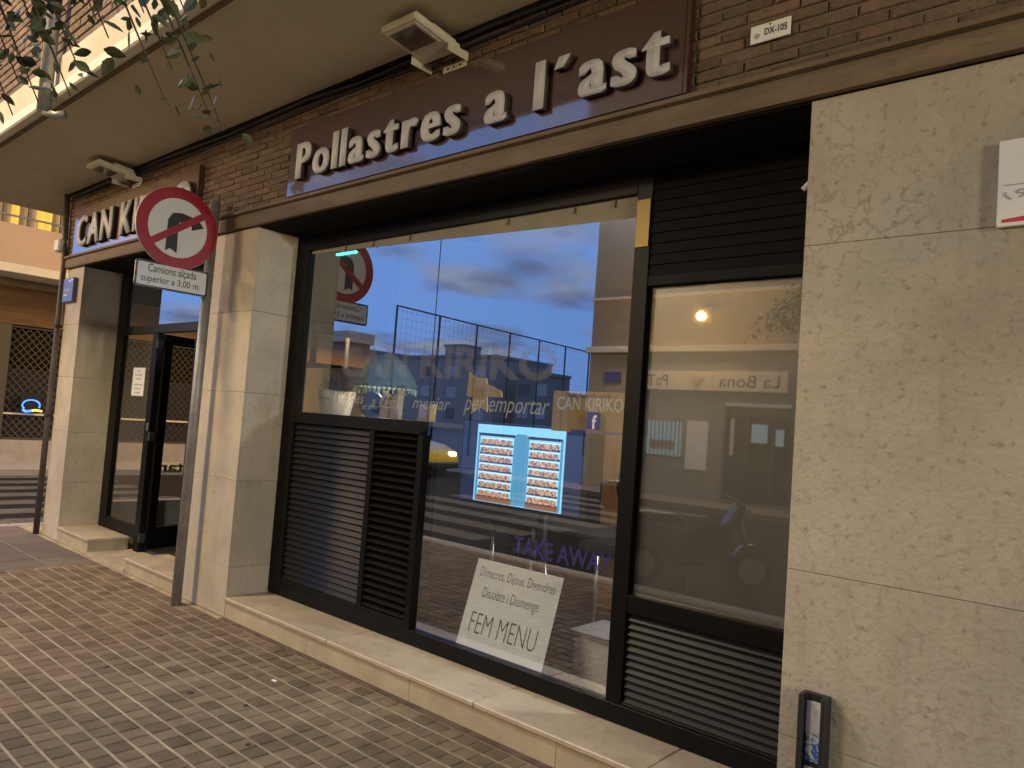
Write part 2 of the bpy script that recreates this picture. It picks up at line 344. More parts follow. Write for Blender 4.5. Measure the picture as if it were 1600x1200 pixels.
def project(p):
    d = Vector(p) - CAM; z = d.dot(fwd)
    if z < .1: return None
    return (800 + 1170.26 * d.dot(right) / z, 600 - 1170.26 * d.dot(upv) / z, z)

# ================================================================== SETTING
ROAD = -.12
road = box('road', -400, 400, -400, 60, ROAD - .3, ROAD, 'asphalt'); tag(road, kind='structure')
# pavement body (mortar bed) in front of the shop, the pavers lie in it
pv = box('pavement', -4.9, 14, -3.3, 6, ROAD - .05, -.006, 'grout'); tag(pv, kind='structure')
PX, PY = .105, .108
def paver_bm(bm, cx, cy, w=.0965, d=.094, dz=0.0):
    b = .004; x0, x1, y0, y1 = cx - w / 2, cx + w / 2, cy - d / 2, cy + d / 2
    lo = [bm.verts.new(v) for v in ((x0, y0, -.03), (x1, y0, -.03), (x1, y1, -.03), (x0, y1, -.03))]
    mi = [bm.verts.new(v) for v in ((x0, y0, dz - b), (x1, y0, dz - b), (x1, y1, dz - b), (x0, y1, dz - b))]
    hi = [bm.verts.new(v) for v in ((x0 + b, y0 + b, dz), (x1 - b, y0 + b, dz), (x1 - b, y1 - b, dz), (x0 + b, y1 - b, dz))]
    for i in range(4):
        j = (i + 1) % 4; bm.faces.new((lo[i], lo[j], mi[j], mi[i])); bm.faces.new((mi[i], mi[j], hi[j], hi[i]))
    bm.faces.new(hi)
cells = []
for j in range(30):
    for i in range(-22, 112):
        cx = -.02 + i * PX + PX / 2; cy = -.045 - j * PY - PY / 2
        if cy < -3.12: continue
        cells.append((cx, cy))
def size_in_photo(c):
    q = project((c[0], c[1], 0))
    if q is None or not (-10 < q[0] < 1610 and -10 < q[1] < 1210): return 0
    return 1 / q[2]
cells.sort(key=size_in_photo, reverse=True)
bm = bmesh.new(); paver_bm(bm, 0, 0); bmesh.ops.recalc_face_normals(bm, faces=bm.faces[:]); pme = bpy.data.meshes.new('paver'); bm.to_mesh(pme); bm.free(); pme.materials.append(M['paver'])
for (cx, cy) in cells[:300]:
    o = link('paver', pme, None, pv); o.location = (cx, cy, random.uniform(-.0015, .0015)); o.rotation_euler = (random.gauss(0, .004), random.gauss(0, .004), random.gauss(0, .006))
bm = bmesh.new()
for (cx, cy) in cells[300:]: paver_bm(bm, cx + random.gauss(0, .0006), cy + random.gauss(0, .0006), dz=random.uniform(-.0015, .0015))
tag(bmobj('pavers', bm, 'paver', pv), kind='stuff')
# plain flags at the corner
for i in range(6):
    for j in range(8):
        x0 = -4.72 + i * .4; y0 = -.045 - (j + 1) * .4
        if y0 < -3.15: continue
        box('flagstone', x0 + .005, x0 + .395, y0 + .005, y0 + .395, -.03, -.001 + random.uniform(-.001, .001), 'slab_dark', pv, .003)
for j in range(9):
    box('kerb_stone', -4.9, -4.725, -3.1 + j * 1.0 + .004, -2.1 + j * 1.0 - .004, -.1, .002, 'kerb', pv, .012)
for i in range(19):
    box('kerb_stone', -4.9 + i * 1.0 + .004, -3.9 + i * 1.0 - .004, -3.3, -3.125, -.1, .002, 'kerb', pv, .012)
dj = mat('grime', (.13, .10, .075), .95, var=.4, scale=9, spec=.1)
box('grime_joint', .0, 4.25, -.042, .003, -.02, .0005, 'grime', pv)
# far pavements
fp = box('pavement_across_street', -60, 60, -14, -12.4, ROAD - .05, .0, 'slab_dark'); tag(fp, kind='structure')
sp = box('pavement_across_side_street', -13.6, -11.6, -2.2, 40, ROAD - .05, .0, 'kerb'); tag(sp, kind='structure')
yard = box('schoolyard', -120, -7.5, -120, -14, ROAD - .05, .03, 'slab_dark'); tag(yard, kind='structure')
# crossings
zb = link('zebra_crossing', bpy.data.meshes.new('zebra_crossing')); tag(zb, kind='structure')
zb.data.materials.append(M['road_paint'])
for k in range(8): box('stripe', -6.9, -2.2, -4.2 - k * 1.0 - .5, -4.2 - k * 1.0, ROAD, ROAD + .004, 'road_paint', zb)
zs = link('side_zebra_crossing', bpy.data.meshes.new('side_zebra_crossing')); tag(zs, kind='structure')
for k in range(7): box('stripe', -5.6 - k * .92 - .46, -5.6 - k * .92, -2.6, 3.2, ROAD, ROAD + .004, 'road_paint', zs)
hb = bmesh.new()
hp = [(-420, 0)] + [(-420 + i * 20, 22 + 5 * math.sin(i * .31 + 2) + 4 * math.sin(i * .83 + 1)) for i in range(30)] + [(180, 0)]
bm_prism(hb, hp, -330, -300, XZ); tag(bmobj('hill', hb, 'hill'), kind='structure')

# ================================================================== THE SHOP BUILDING
bld = root('shop_building', (0, 0, 0), 'brick and stone corner building with a deep overhang above the takeaway shopfront', 'building')
SOF = 3.83
# upper floors overhang
ov = box('overhang', -5.45, 14, -1.06, 9, SOF, SOF + .14, 'soffit', bld)
box('fascia_band', -5.49, 14.05, -1.135, -1.055, SOF - .012, SOF + .085, 'white_trim', bld, .012)
box('drip_groove', -5.4, 14, -1.045, -1.015, SOF - .014, SOF - .001, 'ledge', bld)
box('fascia_wall', -5.47, 14, -1.1, -1.0, SOF + .09, SOF + .34, 'beige_render', bld)
box('upper_wall', -5.45, 14, -1.06, 9, SOF + .341, 22, 'mortar', bld)
def brick_bm(bm, x, z, w, h, yf, jut, b=.004):
    x0, x1, z0, z1 = x, x + w, z, z + h; y = yf - jut
    a = [bm.verts.new(v) for v in ((x0, yf + .02, z0), (x1, yf + .02, z0), (x1, yf + .02, z1), (x0, yf + .02, z1))]
    m_ = [bm.verts.new(v) for v in ((x0, y + b, z0), (x1, y + b, z0), (x1, y + b, z1), (x0, y + b, z1))]
    c = [bm.verts.new(v) for v in ((x0 + b, y, z0 + b), (x1 - b, y, z0 + b), (x1 - b, y, z1 - b), (x0 + b, y, z1 - b))]
    for i in range(4):
        j = (i + 1) % 4; bm.faces.new((a[i], a[j], m_[j], m_[i])); bm.faces.new((m_[i], m_[j], c[j], c[i]))
    bm.faces.new(c)
# upper floor bricks on the outer wall (only the visible strip in relief)
bm = bmesh.new()
for r in range(28):
    z = SOF + .36 + r * .075
    for i in range(45): brick_bm(bm, -5.44 + i * .25 + (r % 2) * .125, z, .236, .06, -1.062, .012 + random.uniform(0, .004))
tag(bmobj('upper_bricks', bm, 'brick', bld), kind='stuff')
# side facade of the overhang
bm = bmesh.new()
# brick band over the shopfront
band = box('brick_band', -4.2, 14, .0, .35, 3.1, SOF - .002, 'mortar', bld)
blocked = [(-3.9, -.95, 3.07, 3.62), (.40, 3.65, 3.07, 3.63)]
spots_ = []
PITX, PITZ = .228, .0515
for r in range(14):
    z = 3.106 + r * PITZ
    for i in range(54):
        x = -4.2 + i * PITX - (r % 2) * PITX / 2
        w = .218; x0 = max(x, -4.2)
        w = x + w - x0
        if w < .05 or x0 > 7.5: continue
        if any(a < x0 and x0 + w < b and c < z and z + .042 < d for a, b, c, d in blocked): continue
        spots_.append((x0, z, w))
def bsize(s):
    q = project((s[0] + .1, 0, s[1]))
    if q is None or not (-20 < q[0] < 1620 and -20 < q[1] < 1220): return 0
    return 1 / q[2]
spots_.sort(key=bsize, reverse=True)
bm = bmesh.new(); brick_bm(bm, 0, 0, .218, .042, 0, .008); bmesh.ops.recalc_face_normals(bm, faces=bm.faces[:]); bme = bpy.data.meshes.new('brick'); bm.to_mesh(bme); bm.free(); bme.materials.append(M['brick'])
rest = bmesh.new(); nb = 0
for (x, z, w) in spots_:
    if nb < 300 and abs(w - .218) < 1e-4 and bsize((x, z, w)) > 0:
        o = link('brick', bme, None, band); o.location = (x, random.uniform(-.004, .003), z + random.gauss(0, .0012)); o.rotation_euler = (0, random.gauss(0, .006), random.gauss(0, .008)); nb += 1
    else: brick_bm(rest, x, z, w, .042, 0, .008 + random.uniform(-.004, .004))
tag(bmobj('bricks', rest, 'brick', band), kind='stuff')
# moulded ledge under the bricks
bm = bmesh.new()
prof = [(.0, 2.968), (-.035, 2.968), (-.04, 2.99), (-.04, 3.055), (-.028, 3.062), (-.028, 3.072), (-.055, 3.08), (-.055, 3.10), (.0, 3.104)]
bm_prism(bm, prof, -4.22, 14, YZ); bmobj('ledge', bm, 'ledge', bld)
box('lintel_beam', -4.1, 14, .002, .37, 2.955, 3.099, 'gap_dark', bld)
# service cable and conduit at the soffit corner
tube('cable', [(-4.2 + i * .6, -.03 - .012 * (i % 3), SOF - .035 - .02 * ((i * 7) % 4) / 4) for i in range(26)], .013, 'cable', bld, 6)
tube('cable', [(-4.2 + i * .6, -.02, SOF - .075 - .02 * ((i * 5) % 3) / 3) for i in range(26)], .009, 'cable', bld, 6)
box('corner_strip', -4.2, 14, -.05, -.002, SOF - .03, SOF - .003, 'gap_dark', bld)
# ---------------- stone pillars: a core and separately cut slabs
def clad(name, x0, x1, y0, y1, zs, label, m='stone', left=True, right_=True, back=.4, splits=None):
    t = root(name, ((x0 + x1) / 2, y0 + .1, 0), label, 'pillar')
    box('core', x0 + .02, x1 - .02, y0 + .02, back, 0.0, zs[-1], 'gap_dark', t)
    g = .0009
    for a, b in zip(zs[:-1], zs[1:]):
        xs = [x0] + (splits or []) + [x1]
        for u, v in zip(xs[:-1], xs[1:]):
            box('slab', u + (g if u > x0 else 0), v - (g if v < x1 else 0), y0 + random.uniform(0, .0015), y0 + .019, a + g, b - g, m, t, .0015)
        if right_: box('slab', x1 - .019, x1 - .0005, y0 + .0195, back, a + g, b - g, m, t, .0015)
        if left: box('slab', x0 + .0005, x0 + .019, y0 + .0195, back, a + g, b - g, m, t, .0015)
    return t
clad('stone_pillar', -4.08, -3.61, 0, .42, [0, .62, 1.16, 1.75, 2.33, 2.962], 'pale stone pillar at the street corner carrying the blue street plate', back=.42)
clad('stone_pillar', -.70, 0.0, 0, .40, [0, .365, 1.014, 1.686, 2.314, 2.962], 'pale stone pillar between the doorway and the shop window, behind the sign pole', back=.37)
clad('stone_pillar', 4.18, 14, 0, .40, [0, .498, 1.12, 2.378, 2.962], 'broad stained stone wall pillar beside the frosted panel with a white notice on it', 'stone_big', splits=[6.2, 8.2, 10.2, 12.2], back=.37)

# ---------------- window sill of the shopfront
sl_ = root('window_sill', (2.1, .1, 0), 'long low pale stone sill step under the shop window', 'sill')
xs = [.002, 1.067, 2.09, 3.138, 4.178]
for a, b in zip(xs[:-1], xs[1:]):
    box('riser_slab', a + .0015, b - .0015, .004, .03, -.005, .118, 'stone_riser', sl_, .001)
for a, b in zip([.002, 1.3, 2.6, 3.6], [1.3, 2.6, 3.6, 4.178]):
    box('sill_slab', a + .001, b - .001, -.012, .37, .121, .15, 'stone_sill', sl_, .006)
box('sill_core', .01, 4.17, .031, .37, 0, .119, 'gap_dark', sl_)

# ---------------- shop window frame
YG = .38
wf = root('shop_window', (2.1, YG, .15), 'black framed shop window with louvred panels reflecting the evening sky', 'window')
def bar(x0, x1, z0, z1, y0=.345, y1=.42, m='black_alu', nm='frame_bar'): return box(nm, x0, x1, y0, y1, z0, z1, m, wf, .003)
bar(.0, .165, .152, 2.953)
bar(.166, 4.178, .152, .245)
bar(.166, 3.168, 2.838, 2.953)
bar(.166, 1.64, 1.483, 1.568)
bar(3.17, 3.262, .246, 2.953)
bar(1.615, 1.668, .246, 1.482)
bar(1.113, 1.166, .246, 1.482)
bar(.166, 1.112, .246, .285); bar(1.167, 1.614, .246, .285)
bar(3.263, 4.178, .246, .262); bar(3.263, 4.178, .70, .79)
bar(4.12, 4.178, .791, 2.34)
box('glint_strip', 3.176, 3.256, .338, .3445, 2.55, 2.80, 'glint_metal', wf, .001)  # lamp glint on the mullion, put in as a short gold strip
def slats(x0, x1, z0, z1, n, tilt, dpt=.045, th=.006, m='louver', y=.37):
    p = (z1 - z0) / n
    bm = bmesh.new(); bm_box(bm, -(x1 - x0) / 2, (x1 - x0) / 2, -dpt / 2, dpt / 2, -th / 2, th / 2, Matrix.Rotation(tilt, 4, 'X')); bmesh.ops.recalc_face_normals(bm, faces=bm.faces[:])
    me = bpy.data.meshes.new('slat'); bm.to_mesh(me); bm.free(); me.materials.append(M[m])
    for i in range(n):
        o = link('slat', me, None, wf); o.location = Vector(((x0 + x1) / 2, y, z0 + (i + .5) * p)) - ORG[wf.name]; o.rotation_euler = (random.gauss(0, .01), 0, 0)
slats(.167, 1.112, .286, 1.481, 27, R(62), .05)
slats(1.168, 1.613, .286, 1.481, 25, R(28), .05)
slats(3.264, 4.177, .264, .699, 12, R(55), .045)
box('louvre_back', .166, 1.614, .425, .43, .25, 1.48, 'gap_dark', wf)
box('louvre_back', 3.263, 4.178, .425, .43, .25, .70, 'gap_dark', wf)
# roller shutter lowered over the upper right light
slats(3.264, 4.177, 2.40, 2.95, 10, R(80), .058, .012, 'shutter', .36)
box('shutter_bottom_rail', 3.264, 4.177, .345, .375, 2.345, 2.40, 'shutter', wf, .003)
box('shutter_back', 3.263, 4.178, .40, .41, 2.34, 2.95, 'gap_dark', wf)
# panes
box('glass_pane', .166, 1.652, .378, .386, 1.569, 2.837, 'glass', wf)
box('glass_pane', 1.656, 3.169, .378, .386, .246, 2.837, 'glass', wf)
tube('pane_joint', [(1.654, .377, 1.57), (1.654, .377, 2.836)], .0025, 'cable', wf, 5)
fp_ = box('glass_pane', 3.263, 4.119, .378, .386, .791, 2.344, 'glass_hazy', wf)
box('satin_sheet', 3.263, 4.119, .392, .396, .791, 2.344, 'satin_sheet', wf)
# reflected beige band, put in as a matt strip on the glass, with hooks
bm = bmesh.new(); bm_prism(bm, [(.167, 2.815), (3.168, 2.72), (3.168, 2.836), (.167, 2.836)], .3745, .3775, XZ); fs = bmobj('reflection_strip', bm, 'reflection_strip', wf)
for x in (.62, .95, 1.35, 2.25, 2.75, 3.02):
    tube('hook', [(x, .372, 2.83), (x, .366, 2.80), (x + .006, .36, 2.79)], .004, 'cable', fs, 5)
# lettering on the glass
def glass_text(body, x0, x1, z0, h, m, **k):
    return text('window_lettering', body, x1 - x0, h, (x0, .3765, z0), m, wf, **k)
glass_text('CAN KIRIKO', .67, 2.69, 1.85, .215, 'decal_grey', offset=.03)
glass_text('Magres', .60, .98, 1.635, .10, 'decal_white', shear=.3)
glass_text("a l'ast", 1.06, 1.34, 1.64, .085, 'decal_white', shear=.3)
glass_text('menjar', 1.50, 1.86, 1.625, .10, 'decal_white', shear=.3)
glass_text('per emportar', 1.98, 2.66, 1.625, .115, 'decal_white', shear=.3)
glass_text('TAKE AWAY', 2.47, 3.14, .86, .10, 'decal_violet', offset=.02)
fb = box('sticker', 2.92, 3.003, .3755, .3772, 1.597, 1.69, 'fb_blue', wf)
text('sticker_letter', 'f', .03, .075, (2.955, .3750, 1.600), 'white_plate', fb, offset=.03)

# ---------------- sign boards with raised letters
s1 = root('sign_board', (2.02, -.03, 3.1), 'long glossy dark red sign board reading Pollastres a l\'ast', 'sign')
box('panel', .43, 3.625, -.05, -.012, 3.108, 3.612, 'sign_red', s1, .004)
box('end_cap', 3.6255, 3.645, -.055, -.010, 3.106, 3.614, 'sign_red', s1, .003)
letters("Pollastres a l\u2009\u00b4\u2009ast", .585, 3.575, 3.205, .255, -.055, s1, .07, space=.40)
s2 = root('sign_board', (-2.4, -.03, 3.09), 'dark red sign board reading CAN KIRIKO over the shop door', 'sign')
box('panel', -3.875, -1.0, -.05, -.012, 3.09, 3.60, 'sign_red', s2, .004)
box('end_cap', -.9995, -.975, -.055, -.010, 3.088, 3.602, 'sign_red', s2, .003)
letters('CAN KIRIKO', -3.68, -1.02, 3.155, .325, -.055, s2, .06, space=.36)

# ---------------- floodlights over the signs
def floodlight(x, label):
    t = root('floodlight', (x, -.02, 3.68), label, 'floodlight', 'floodlights above the sign boards')
    mtx = Matrix.Translation((x, -.05, 3.70)) @ Matrix.Rotation(R(-7), 4, 'X')
    box('housing', -.15, .15, -.37, -.02, -.005, .04, 'lamp_metal', t, .008, mtx=mtx)
    g = box('lens_frame', -.125, .125, -.345, -.15, -.011, -.0055, 'lamp_metal', t, .002, mtx=mtx)
    box('lens', -.105, .105, -.33, -.165, -.014, -.0115, 'lamp_glass_off', t, mtx=mtx)
    box('hood', -.12, .12, -.22, -.03, .0405, .075, 'lamp_metal', t, .012, mtx=mtx)
    for s in (-1, 1):
        box('arm', x + s * .155 - .004, x + s * .155 + .004, -.17, -.008, 3.665, 3.715, 'lamp_metal', t, .002)
    br = box('bracket', x - .04, x + .15, -.02, -.009, 3.635, 3.675, 'lamp_metal', t, .002)
    for k in range(3): box('bolt', x + .0 + k * .05, x + .012 + k * .05, -.024, -.0205, 3.648, 3.66, 'cable', br)
floodlight(2.03, 'pale metal floodlight fixed above the Pollastres sign board')
floodlight(-2.43, 'pale metal floodlight fixed above the CAN KIRIKO sign board')

# ---------------- small plaques
p = root('number_plaque', (4.0, -.01, 3.26), 'small white plaque reading DX-105 screwed to the bricks', 'plaque')
box('plate', 3.915, 4.085, -.022, -.014, 3.258, 3.335, 'white_plate', p, .002)
text('lettering', 'DX-105', .095, .03, (3.977, -.0232, 3.282), 'ink', p, offset=.02)
bm = bmesh.new(); bm_prism(bm, [(3.945 + .012 * math.cos(a * .5236), 3.288 + .012 * math.sin(a * .5236)) for a in range(12)], -.0235, -.0222, XZ); bmobj('emblem', bm, 'grey_print', p)
box('screw', 3.997, 4.003, -.0245, -.0222, 3.322, 3.328, 'cable', p)
p = root('wall_notice', (5.0, -.01, 2.37), 'white wall notice with a telephone number and a red wave', 'notice')
box('board', 4.825, 5.24, -.02, -.002, 2.37, 2.665, 'white_plate', p, .003)
text('lettering', '90', .08, .03, (4.875, -.0212, 2.463), 'grey_print', p, offset=.02)
box('rule', 4.843, 5.2, -.0215, -.0202, 2.508, 2.511, 'grey_print', p)
bm = bmesh.new(); bm_tube(bm, [(4.848, -.0208, 2.486), (4.850, -.0208, 2.474), (4.860, -.0208, 2.464), (4.866, -.0208, 2.463)], .003, 6); bmobj('handset_mark', bm, 'grey_print', p)
bm = bmesh.new(); bm_prism(bm, [(4.84, 2.384), (5.22, 2.384), (5.22, 2.44), (5.1, 2.43), (4.95, 2.405), (4.84, 2.394)], -.0215, -.0202, XZ); bmobj('wave', bm, 'red_print', p)
p = root('wall_hook', (4.15, .10, 2.64), 'tiny white hook on the edge of the broad stone pillar', 'hook')
tube('arm', [(4.178, .10, 2.67), (4.15, .10, 2.665), (4.125, .10, 2.64)], .012, 'white_plate', p, 8)
box('base', 4.165, 4.1795, .085, .115, 2.65, 2.69, 'white_plate', p, .003)
p = root('metal_post', (4.32, -.06, 0), 'dark metal channel post with blue and white stickers against the stone pillar', 'post')
prism('channel', [(4.272, -.004), (4.272, -.07), (4.29, -.07), (4.29, -.035), (4.352, -.035), (4.352, -.07), (4.37, -.07), (4.37, -.004)], 0.0, .69, XY, 'black_plastic', p, .003)
box('sticker', 4.293, 4.349, -.0385, -.0355, .55, .665, 'sticker_white', p)
box('sticker', 4.296, 4.345, -.0385, -.0355, .45, .548, 'sticker_blue', p)
box('sticker', 4.294, 4.347, -.0385, -.0355, .30, .43, 'sticker_white', p)
p = root('street_plate', (-3.96, -.02, 2.58), 'blue street name plate on the corner pillar', 'street sign')
box('plate', -4.07, -3.76, -.045, -.002, 2.58, 2.845, 'blue_plate', p, .004)
text('lettering', 'Carrer de', .16, .035, (-4.02, -.0455, 2.70), 'white_plate', p)
for a, b, z in ((-4.02, -3.985, 2.645), (-3.975, -3.93, 2.65), (-3.9, -3.84, 2.80), (-3.83, -3.78, 2.81)): box('ink_line', a, b, -.0462, -.0452, z, z + .02, 'white_plate', p)
p = root('drainpipe', (-4.13, -.05, 0), 'dark drainpipe running down the corner of the building', 'pipe')
tube('pipe', [(-4.13, -.04, .0), (-4.13, -.04, 1.2), (-4.13, -.04, 3.0), (-4.16, -.05, 3.3), (-4.22, -.05, SOF)], .032, 'pipe', p, 10)
for z in (.35, 1.3, 2.3): box('clip', -4.17, -4.09, -.075, -.0, z, z + .03, 'cable', p, .003)
p = root('junction_box', (-4.1, -.06, 3.16), 'small pale junction box beside the brick corner', 'box')
box('casing', -4.28, -4.13, -.11, -.012, 3.16, 3.30, 'lamp_metal', p, .01)
box('lid', -4.27, -4.14, -.118, -.1105, 3.17, 3.29, 'white_plate', p, .003)

# ---------------- doorway
dr = root('entrance_door', (-2.2, .42, 0), 'dark framed glass entrance with one leaf open and a paper notice', 'door')
def dbar(x0, x1, z0, z1, y0=.40, y1=.46, nm='frame_bar'): return box(nm, x0, x1, y0, y1, z0, z1, 'black_alu', dr, .003)
dbar(-3.61, -3.42, .05, 2.95); dbar(-.80, -.70, .02, 2.95)
dbar(-3.419, -.801, 2.26, 2.35); dbar(-3.419, -.801, 2.87, 2.95)
dbar(-2.66, -2.54, .0, 2.259); dbar(-3.419, -2.661, .15, .27)
dbar(-1.72, -1.60, .0, 2.259); dbar(-1.599, -.801, .15, .32)
box('transom_pane', -3.419, -.801, .425, .433, 2.351, 2.869, 'glass', dr)
box('fixed_pane', -3.419, -2.661, .425, .433, .271, 2.259, 'glass_clear', dr)
box('fixed_pane', -1.599, -.801, .425, .433, .321, 2.259, 'glass_clear', dr)
lf = Matrix.Translation((-2.52, .46, 0)) @ Matrix.Rotation(R(104), 4, 'Z')
bm = bmesh.new()
for a in ((0, .09, -.025, .025, .02, 2.25), (.75, .84, -.025, .025, .02, 2.25), (.09, .75, -.025, .025, 2.15, 2.25), (.09, .75, -.025, .025, .02, .27)): bm_box(bm, *a, mtx=lf)
leaf = bmobj('door_leaf', bm, 'black_alu', dr)
box('leaf_pane', .09, .75, -.004, .004, .27, 2.15, 'glass_clear', leaf, mtx=lf)
box('handle', .77, .80, -.07, -.03, .9, 1.25, 'steel', leaf, .004, mtx=lf)
for z in (.12, 1.15, 2.1): box('hinge', -2.55, -2.51, .395, .455, z, z + .09, 'cable', dr, .003)
box('lock', -2.58, -2.55, .385, .3995, 1.25, 1.33, 'steel', dr, .003)
nt_ = root('paper_notice', (-3.0, .41, 1.6), 'white paper notice taped to the entrance glass', 'notice')
box('sheet', -3.12, -2.82, .4215, .4235, 1.60, 1.90, 'white_paper', nt_)
for i, w in enumerate((.07, .19, .12, .20, .16, .15)):        # too small to read: rows of word-long ink strokes
    x = -2.97 - w / 2; xe = x + w; z = 1.858 - i * .042 - (.02 if i > 2 else 0)
    while x < xe - .012:
        l_ = min(random.uniform(.02, .05), xe - x); box('ink_line', x, x + l_, .4203, .4212, z, z + .013, 'grey_print', nt_); x += l_ + .008
# steps
st = root('door_step', (-3.2, .2, 0), 'raised pale stone step block under the fixed door pane', 'step')
box('block', -3.61, -2.76, .004, .395, -.004, .118, 'stone_riser', st, .004); box('tread', -3.612, -2.745, -.008, .396, .1195, .15, 'stone_sill', st, .006)
st = root('door_step', (-1.3, .2, 0), 'raised pale stone step block beside the sign pole', 'step')
box('block', -1.83, -.703, .004, .395, -.004, .095, 'stone_riser', st, .004); box('tread', -1.845, -.702, -.008, .396, .0965, .125, 'stone_sill', st, .006)
th = box('door_threshold', -2.744, -1.846, .0, .60, -.004, .022, 'stone_sill'); tag(th, 'worn grey stone threshold between the two step blocks', 'threshold')

# ---------------- shop interior
it = root('shop_interior', (2, 3, 0), 'dim shop room behind the glass with dark walls and floor', 'room')
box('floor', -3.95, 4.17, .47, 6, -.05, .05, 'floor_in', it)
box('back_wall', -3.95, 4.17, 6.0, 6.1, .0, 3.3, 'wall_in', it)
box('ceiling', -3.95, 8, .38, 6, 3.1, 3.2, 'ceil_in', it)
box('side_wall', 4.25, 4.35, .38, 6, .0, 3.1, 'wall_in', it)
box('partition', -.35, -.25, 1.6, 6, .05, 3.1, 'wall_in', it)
for x, y in ((.9, 1.4), (1.7, 1.6), (2.4, 1.2)):
    bm = bmesh.new(); bm_lathe(bm, (x, y, 3.085), [(.0, .0), (.07, .0), (.085, .0149)], 16); bmobj('downlight', bm, 'black_plastic', it)
# glazed side facade on the side street
sf = root('side_window', (-4.05, 2, 0), 'large side street window seen through the doorway with green letters', 'window')
box('plinth', -4.09, -3.96, .43, 6, .0, .35, 'stone', sf)
box('head', -4.09, -3.96, .43, 6, 2.7, 3.08, 'gap_dark', sf)
box('frame_bar', -4.06, -3.99, .43, .50, .351, 2.699, 'black_alu', sf); box('frame_bar', -4.06, -3.99, 3.2, 3.27, .351, 2.699, 'black_alu', sf); box('frame_bar', -4.06, -3.99, 5.9, 6.0, .351, 2.699, 'black_alu', sf)
box('pane', -4.03, -4.022, .501, 3.199, .351, 2.699, 'glass_clear', sf); box('pane', -4.03, -4.022, 3.271, 5.899, .351, 2.699, 'glass_clear', sf)
SIDE = Matrix(((0, 0, -1, 0), (-1, 0, 0, 0), (0, 1, 0, 0), (0, 0, 0, 1)))
text('window_lettering', 'ntana', .56, .12, (-4.034, 1.62, .68), 'green_letter', sf, basis=SIDE, offset=.03)
box('upper_brick', -4.19, -4.0, .36, 9, 3.1, SOF - .002, 'brick', sf)

def shelf_item(name, loc, label, cat): return root(name, loc, label, cat)
mat('ochre', (.55, .36, .09), .8, var=.12, scale=5)
box('ochre_panel', -1.0, .02, 1.10, 1.13, .05, 1.98, 'ochre', it)
ct = root('window_counter', (.9, .75, .05), 'narrow counter behind the upper window pane', 'counter')
box('top', -.2, 1.62, .44, 1.05, 1.535, 1.565, 'wall_in', ct, .003); box('front', -.2, 1.6, .5, .55, .05, 1.534, 'gap_dark', ct)
ZC = 1.566
t = root('plant_pot', (.2, .7, ZC), 'white ribbed plant pot with printed words on the window counter', 'plant pot')
bm = bmesh.new(); bm_lathe(bm, (.2, .7, ZC), [(.0, 0), (.115, .0), (.155, .19), (.145, .19), (.13, .16), (0, .16)], 24); bmobj('pot', bm, 'pot_white', t, smooth=False)
text('lettering', 'HEARDBAR', .13, .022, (.175, .555, ZC + .115), 'violet_blue', t)
bm = bmesh.new()
for k in range(46):
    a = random.uniform(0, 6.28); e = random.uniform(.5, 1.4); l_ = random.uniform(.12, .26); d = Vector((math.cos(a) * math.cos(e), math.sin(a) * math.cos(e) * .6, math.sin(e))); b0 = Vector((.2, .7, ZC + .16)) + .05 * Vector((math.cos(a), math.sin(a), 0))
    s = d.cross(Vector((0, 1, .2))).normalized() * .014
    q = [b0, b0 + d * l_ * .5 + s, b0 + d * l_ + Vector((0, 0, -.02)), b0 + d * l_ * .5 - s]; bm.faces.new([bm.verts.new(v) for v in q])
bmobj('dry_foliage', bm, 'dry_leaf', t)
t = root('black_menu_plate', (.62, .72, ZC), 'black oval chalk plate with white handwriting on the window counter', 'plate')
bm = bmesh.new(); bm_prism(bm, [(.62 + .15 * math.cos(a * .3142), ZC + .10 + .10 * math.sin(a * .3142)) for a in range(20)], .715, .73, XZ); bmobj('disc', bm, 'black_plastic', t)
text('lettering', 'per portar', .2, .045, (.52, .713, ZC + .05), 'white_plate', t, shear=.2)
for i, (x, z, w, hgt) in enumerate(((.90, ZC, .2, .22), (1.30, ZC, .13, .13))):
    t = root('paper_bag', (x, .68, ZC), ('tall', 'small')[i] + ' kraft paper bag with a torn pointed top on the window counter', 'bag')
    prism('bag', [(x - w / 2, z), (x + w / 2, z), (x + w / 2 + .01, z + hgt), (x + w * .25, z + hgt * .72), (x - w * .1, z + hgt * .7), (x - w * .4, z + hgt * .95)], .66, .72, XZ, 'kraft', t, .004)
    if i == 0:
        bm = bmesh.new(); bm_tube(bm, [(x - .04, .655, z + .16), (x - .04, .65, z + .1), (x + .04, .65, z + .1), (x + .04, .655, z + .16)], .005, 6); bmobj('handle', bm, 'dry_leaf', t)
t = root('hanging_lampshade', (.68, .8, 1.8), 'pale teal fringed lampshade hanging over the window counter', 'lampshade')
bm = bmesh.new(); bm_lathe(bm, (.68, .8, 1.8), [(.24, .0), (.25, .02), (.20, .12), (.12, .22), (.04, .27), (.01, .28)], 28); bmobj('shade', bm, 'teal_shade', t)
bm = bmesh.new()
for k in range(40):
    a = 2 * math.pi * k / 40; bm_box(bm, .68 + .245 * math.cos(a) - .006, .68 + .245 * math.cos(a) + .006, .8 + .245 * math.sin(a) - .003, .8 + .245 * math.sin(a) + .003, 1.765 + random.uniform(-.015, .01), 1.80)
bmobj('fringe', bm, 'teal_shade', t); lb = bpy.data.lights.new('added_lampshade_bulb', 'POINT'); lb.energy = 9; lb.color = (1, .78, .42); lb.shadow_soft_size = .04
lo_ = bpy.data.objects.new('added_lampshade_bulb', lb); COL.objects.link(lo_); lo_.parent = t; lo_.location = (0, 0, .08)  # bulb added to brighten the pot and counter below
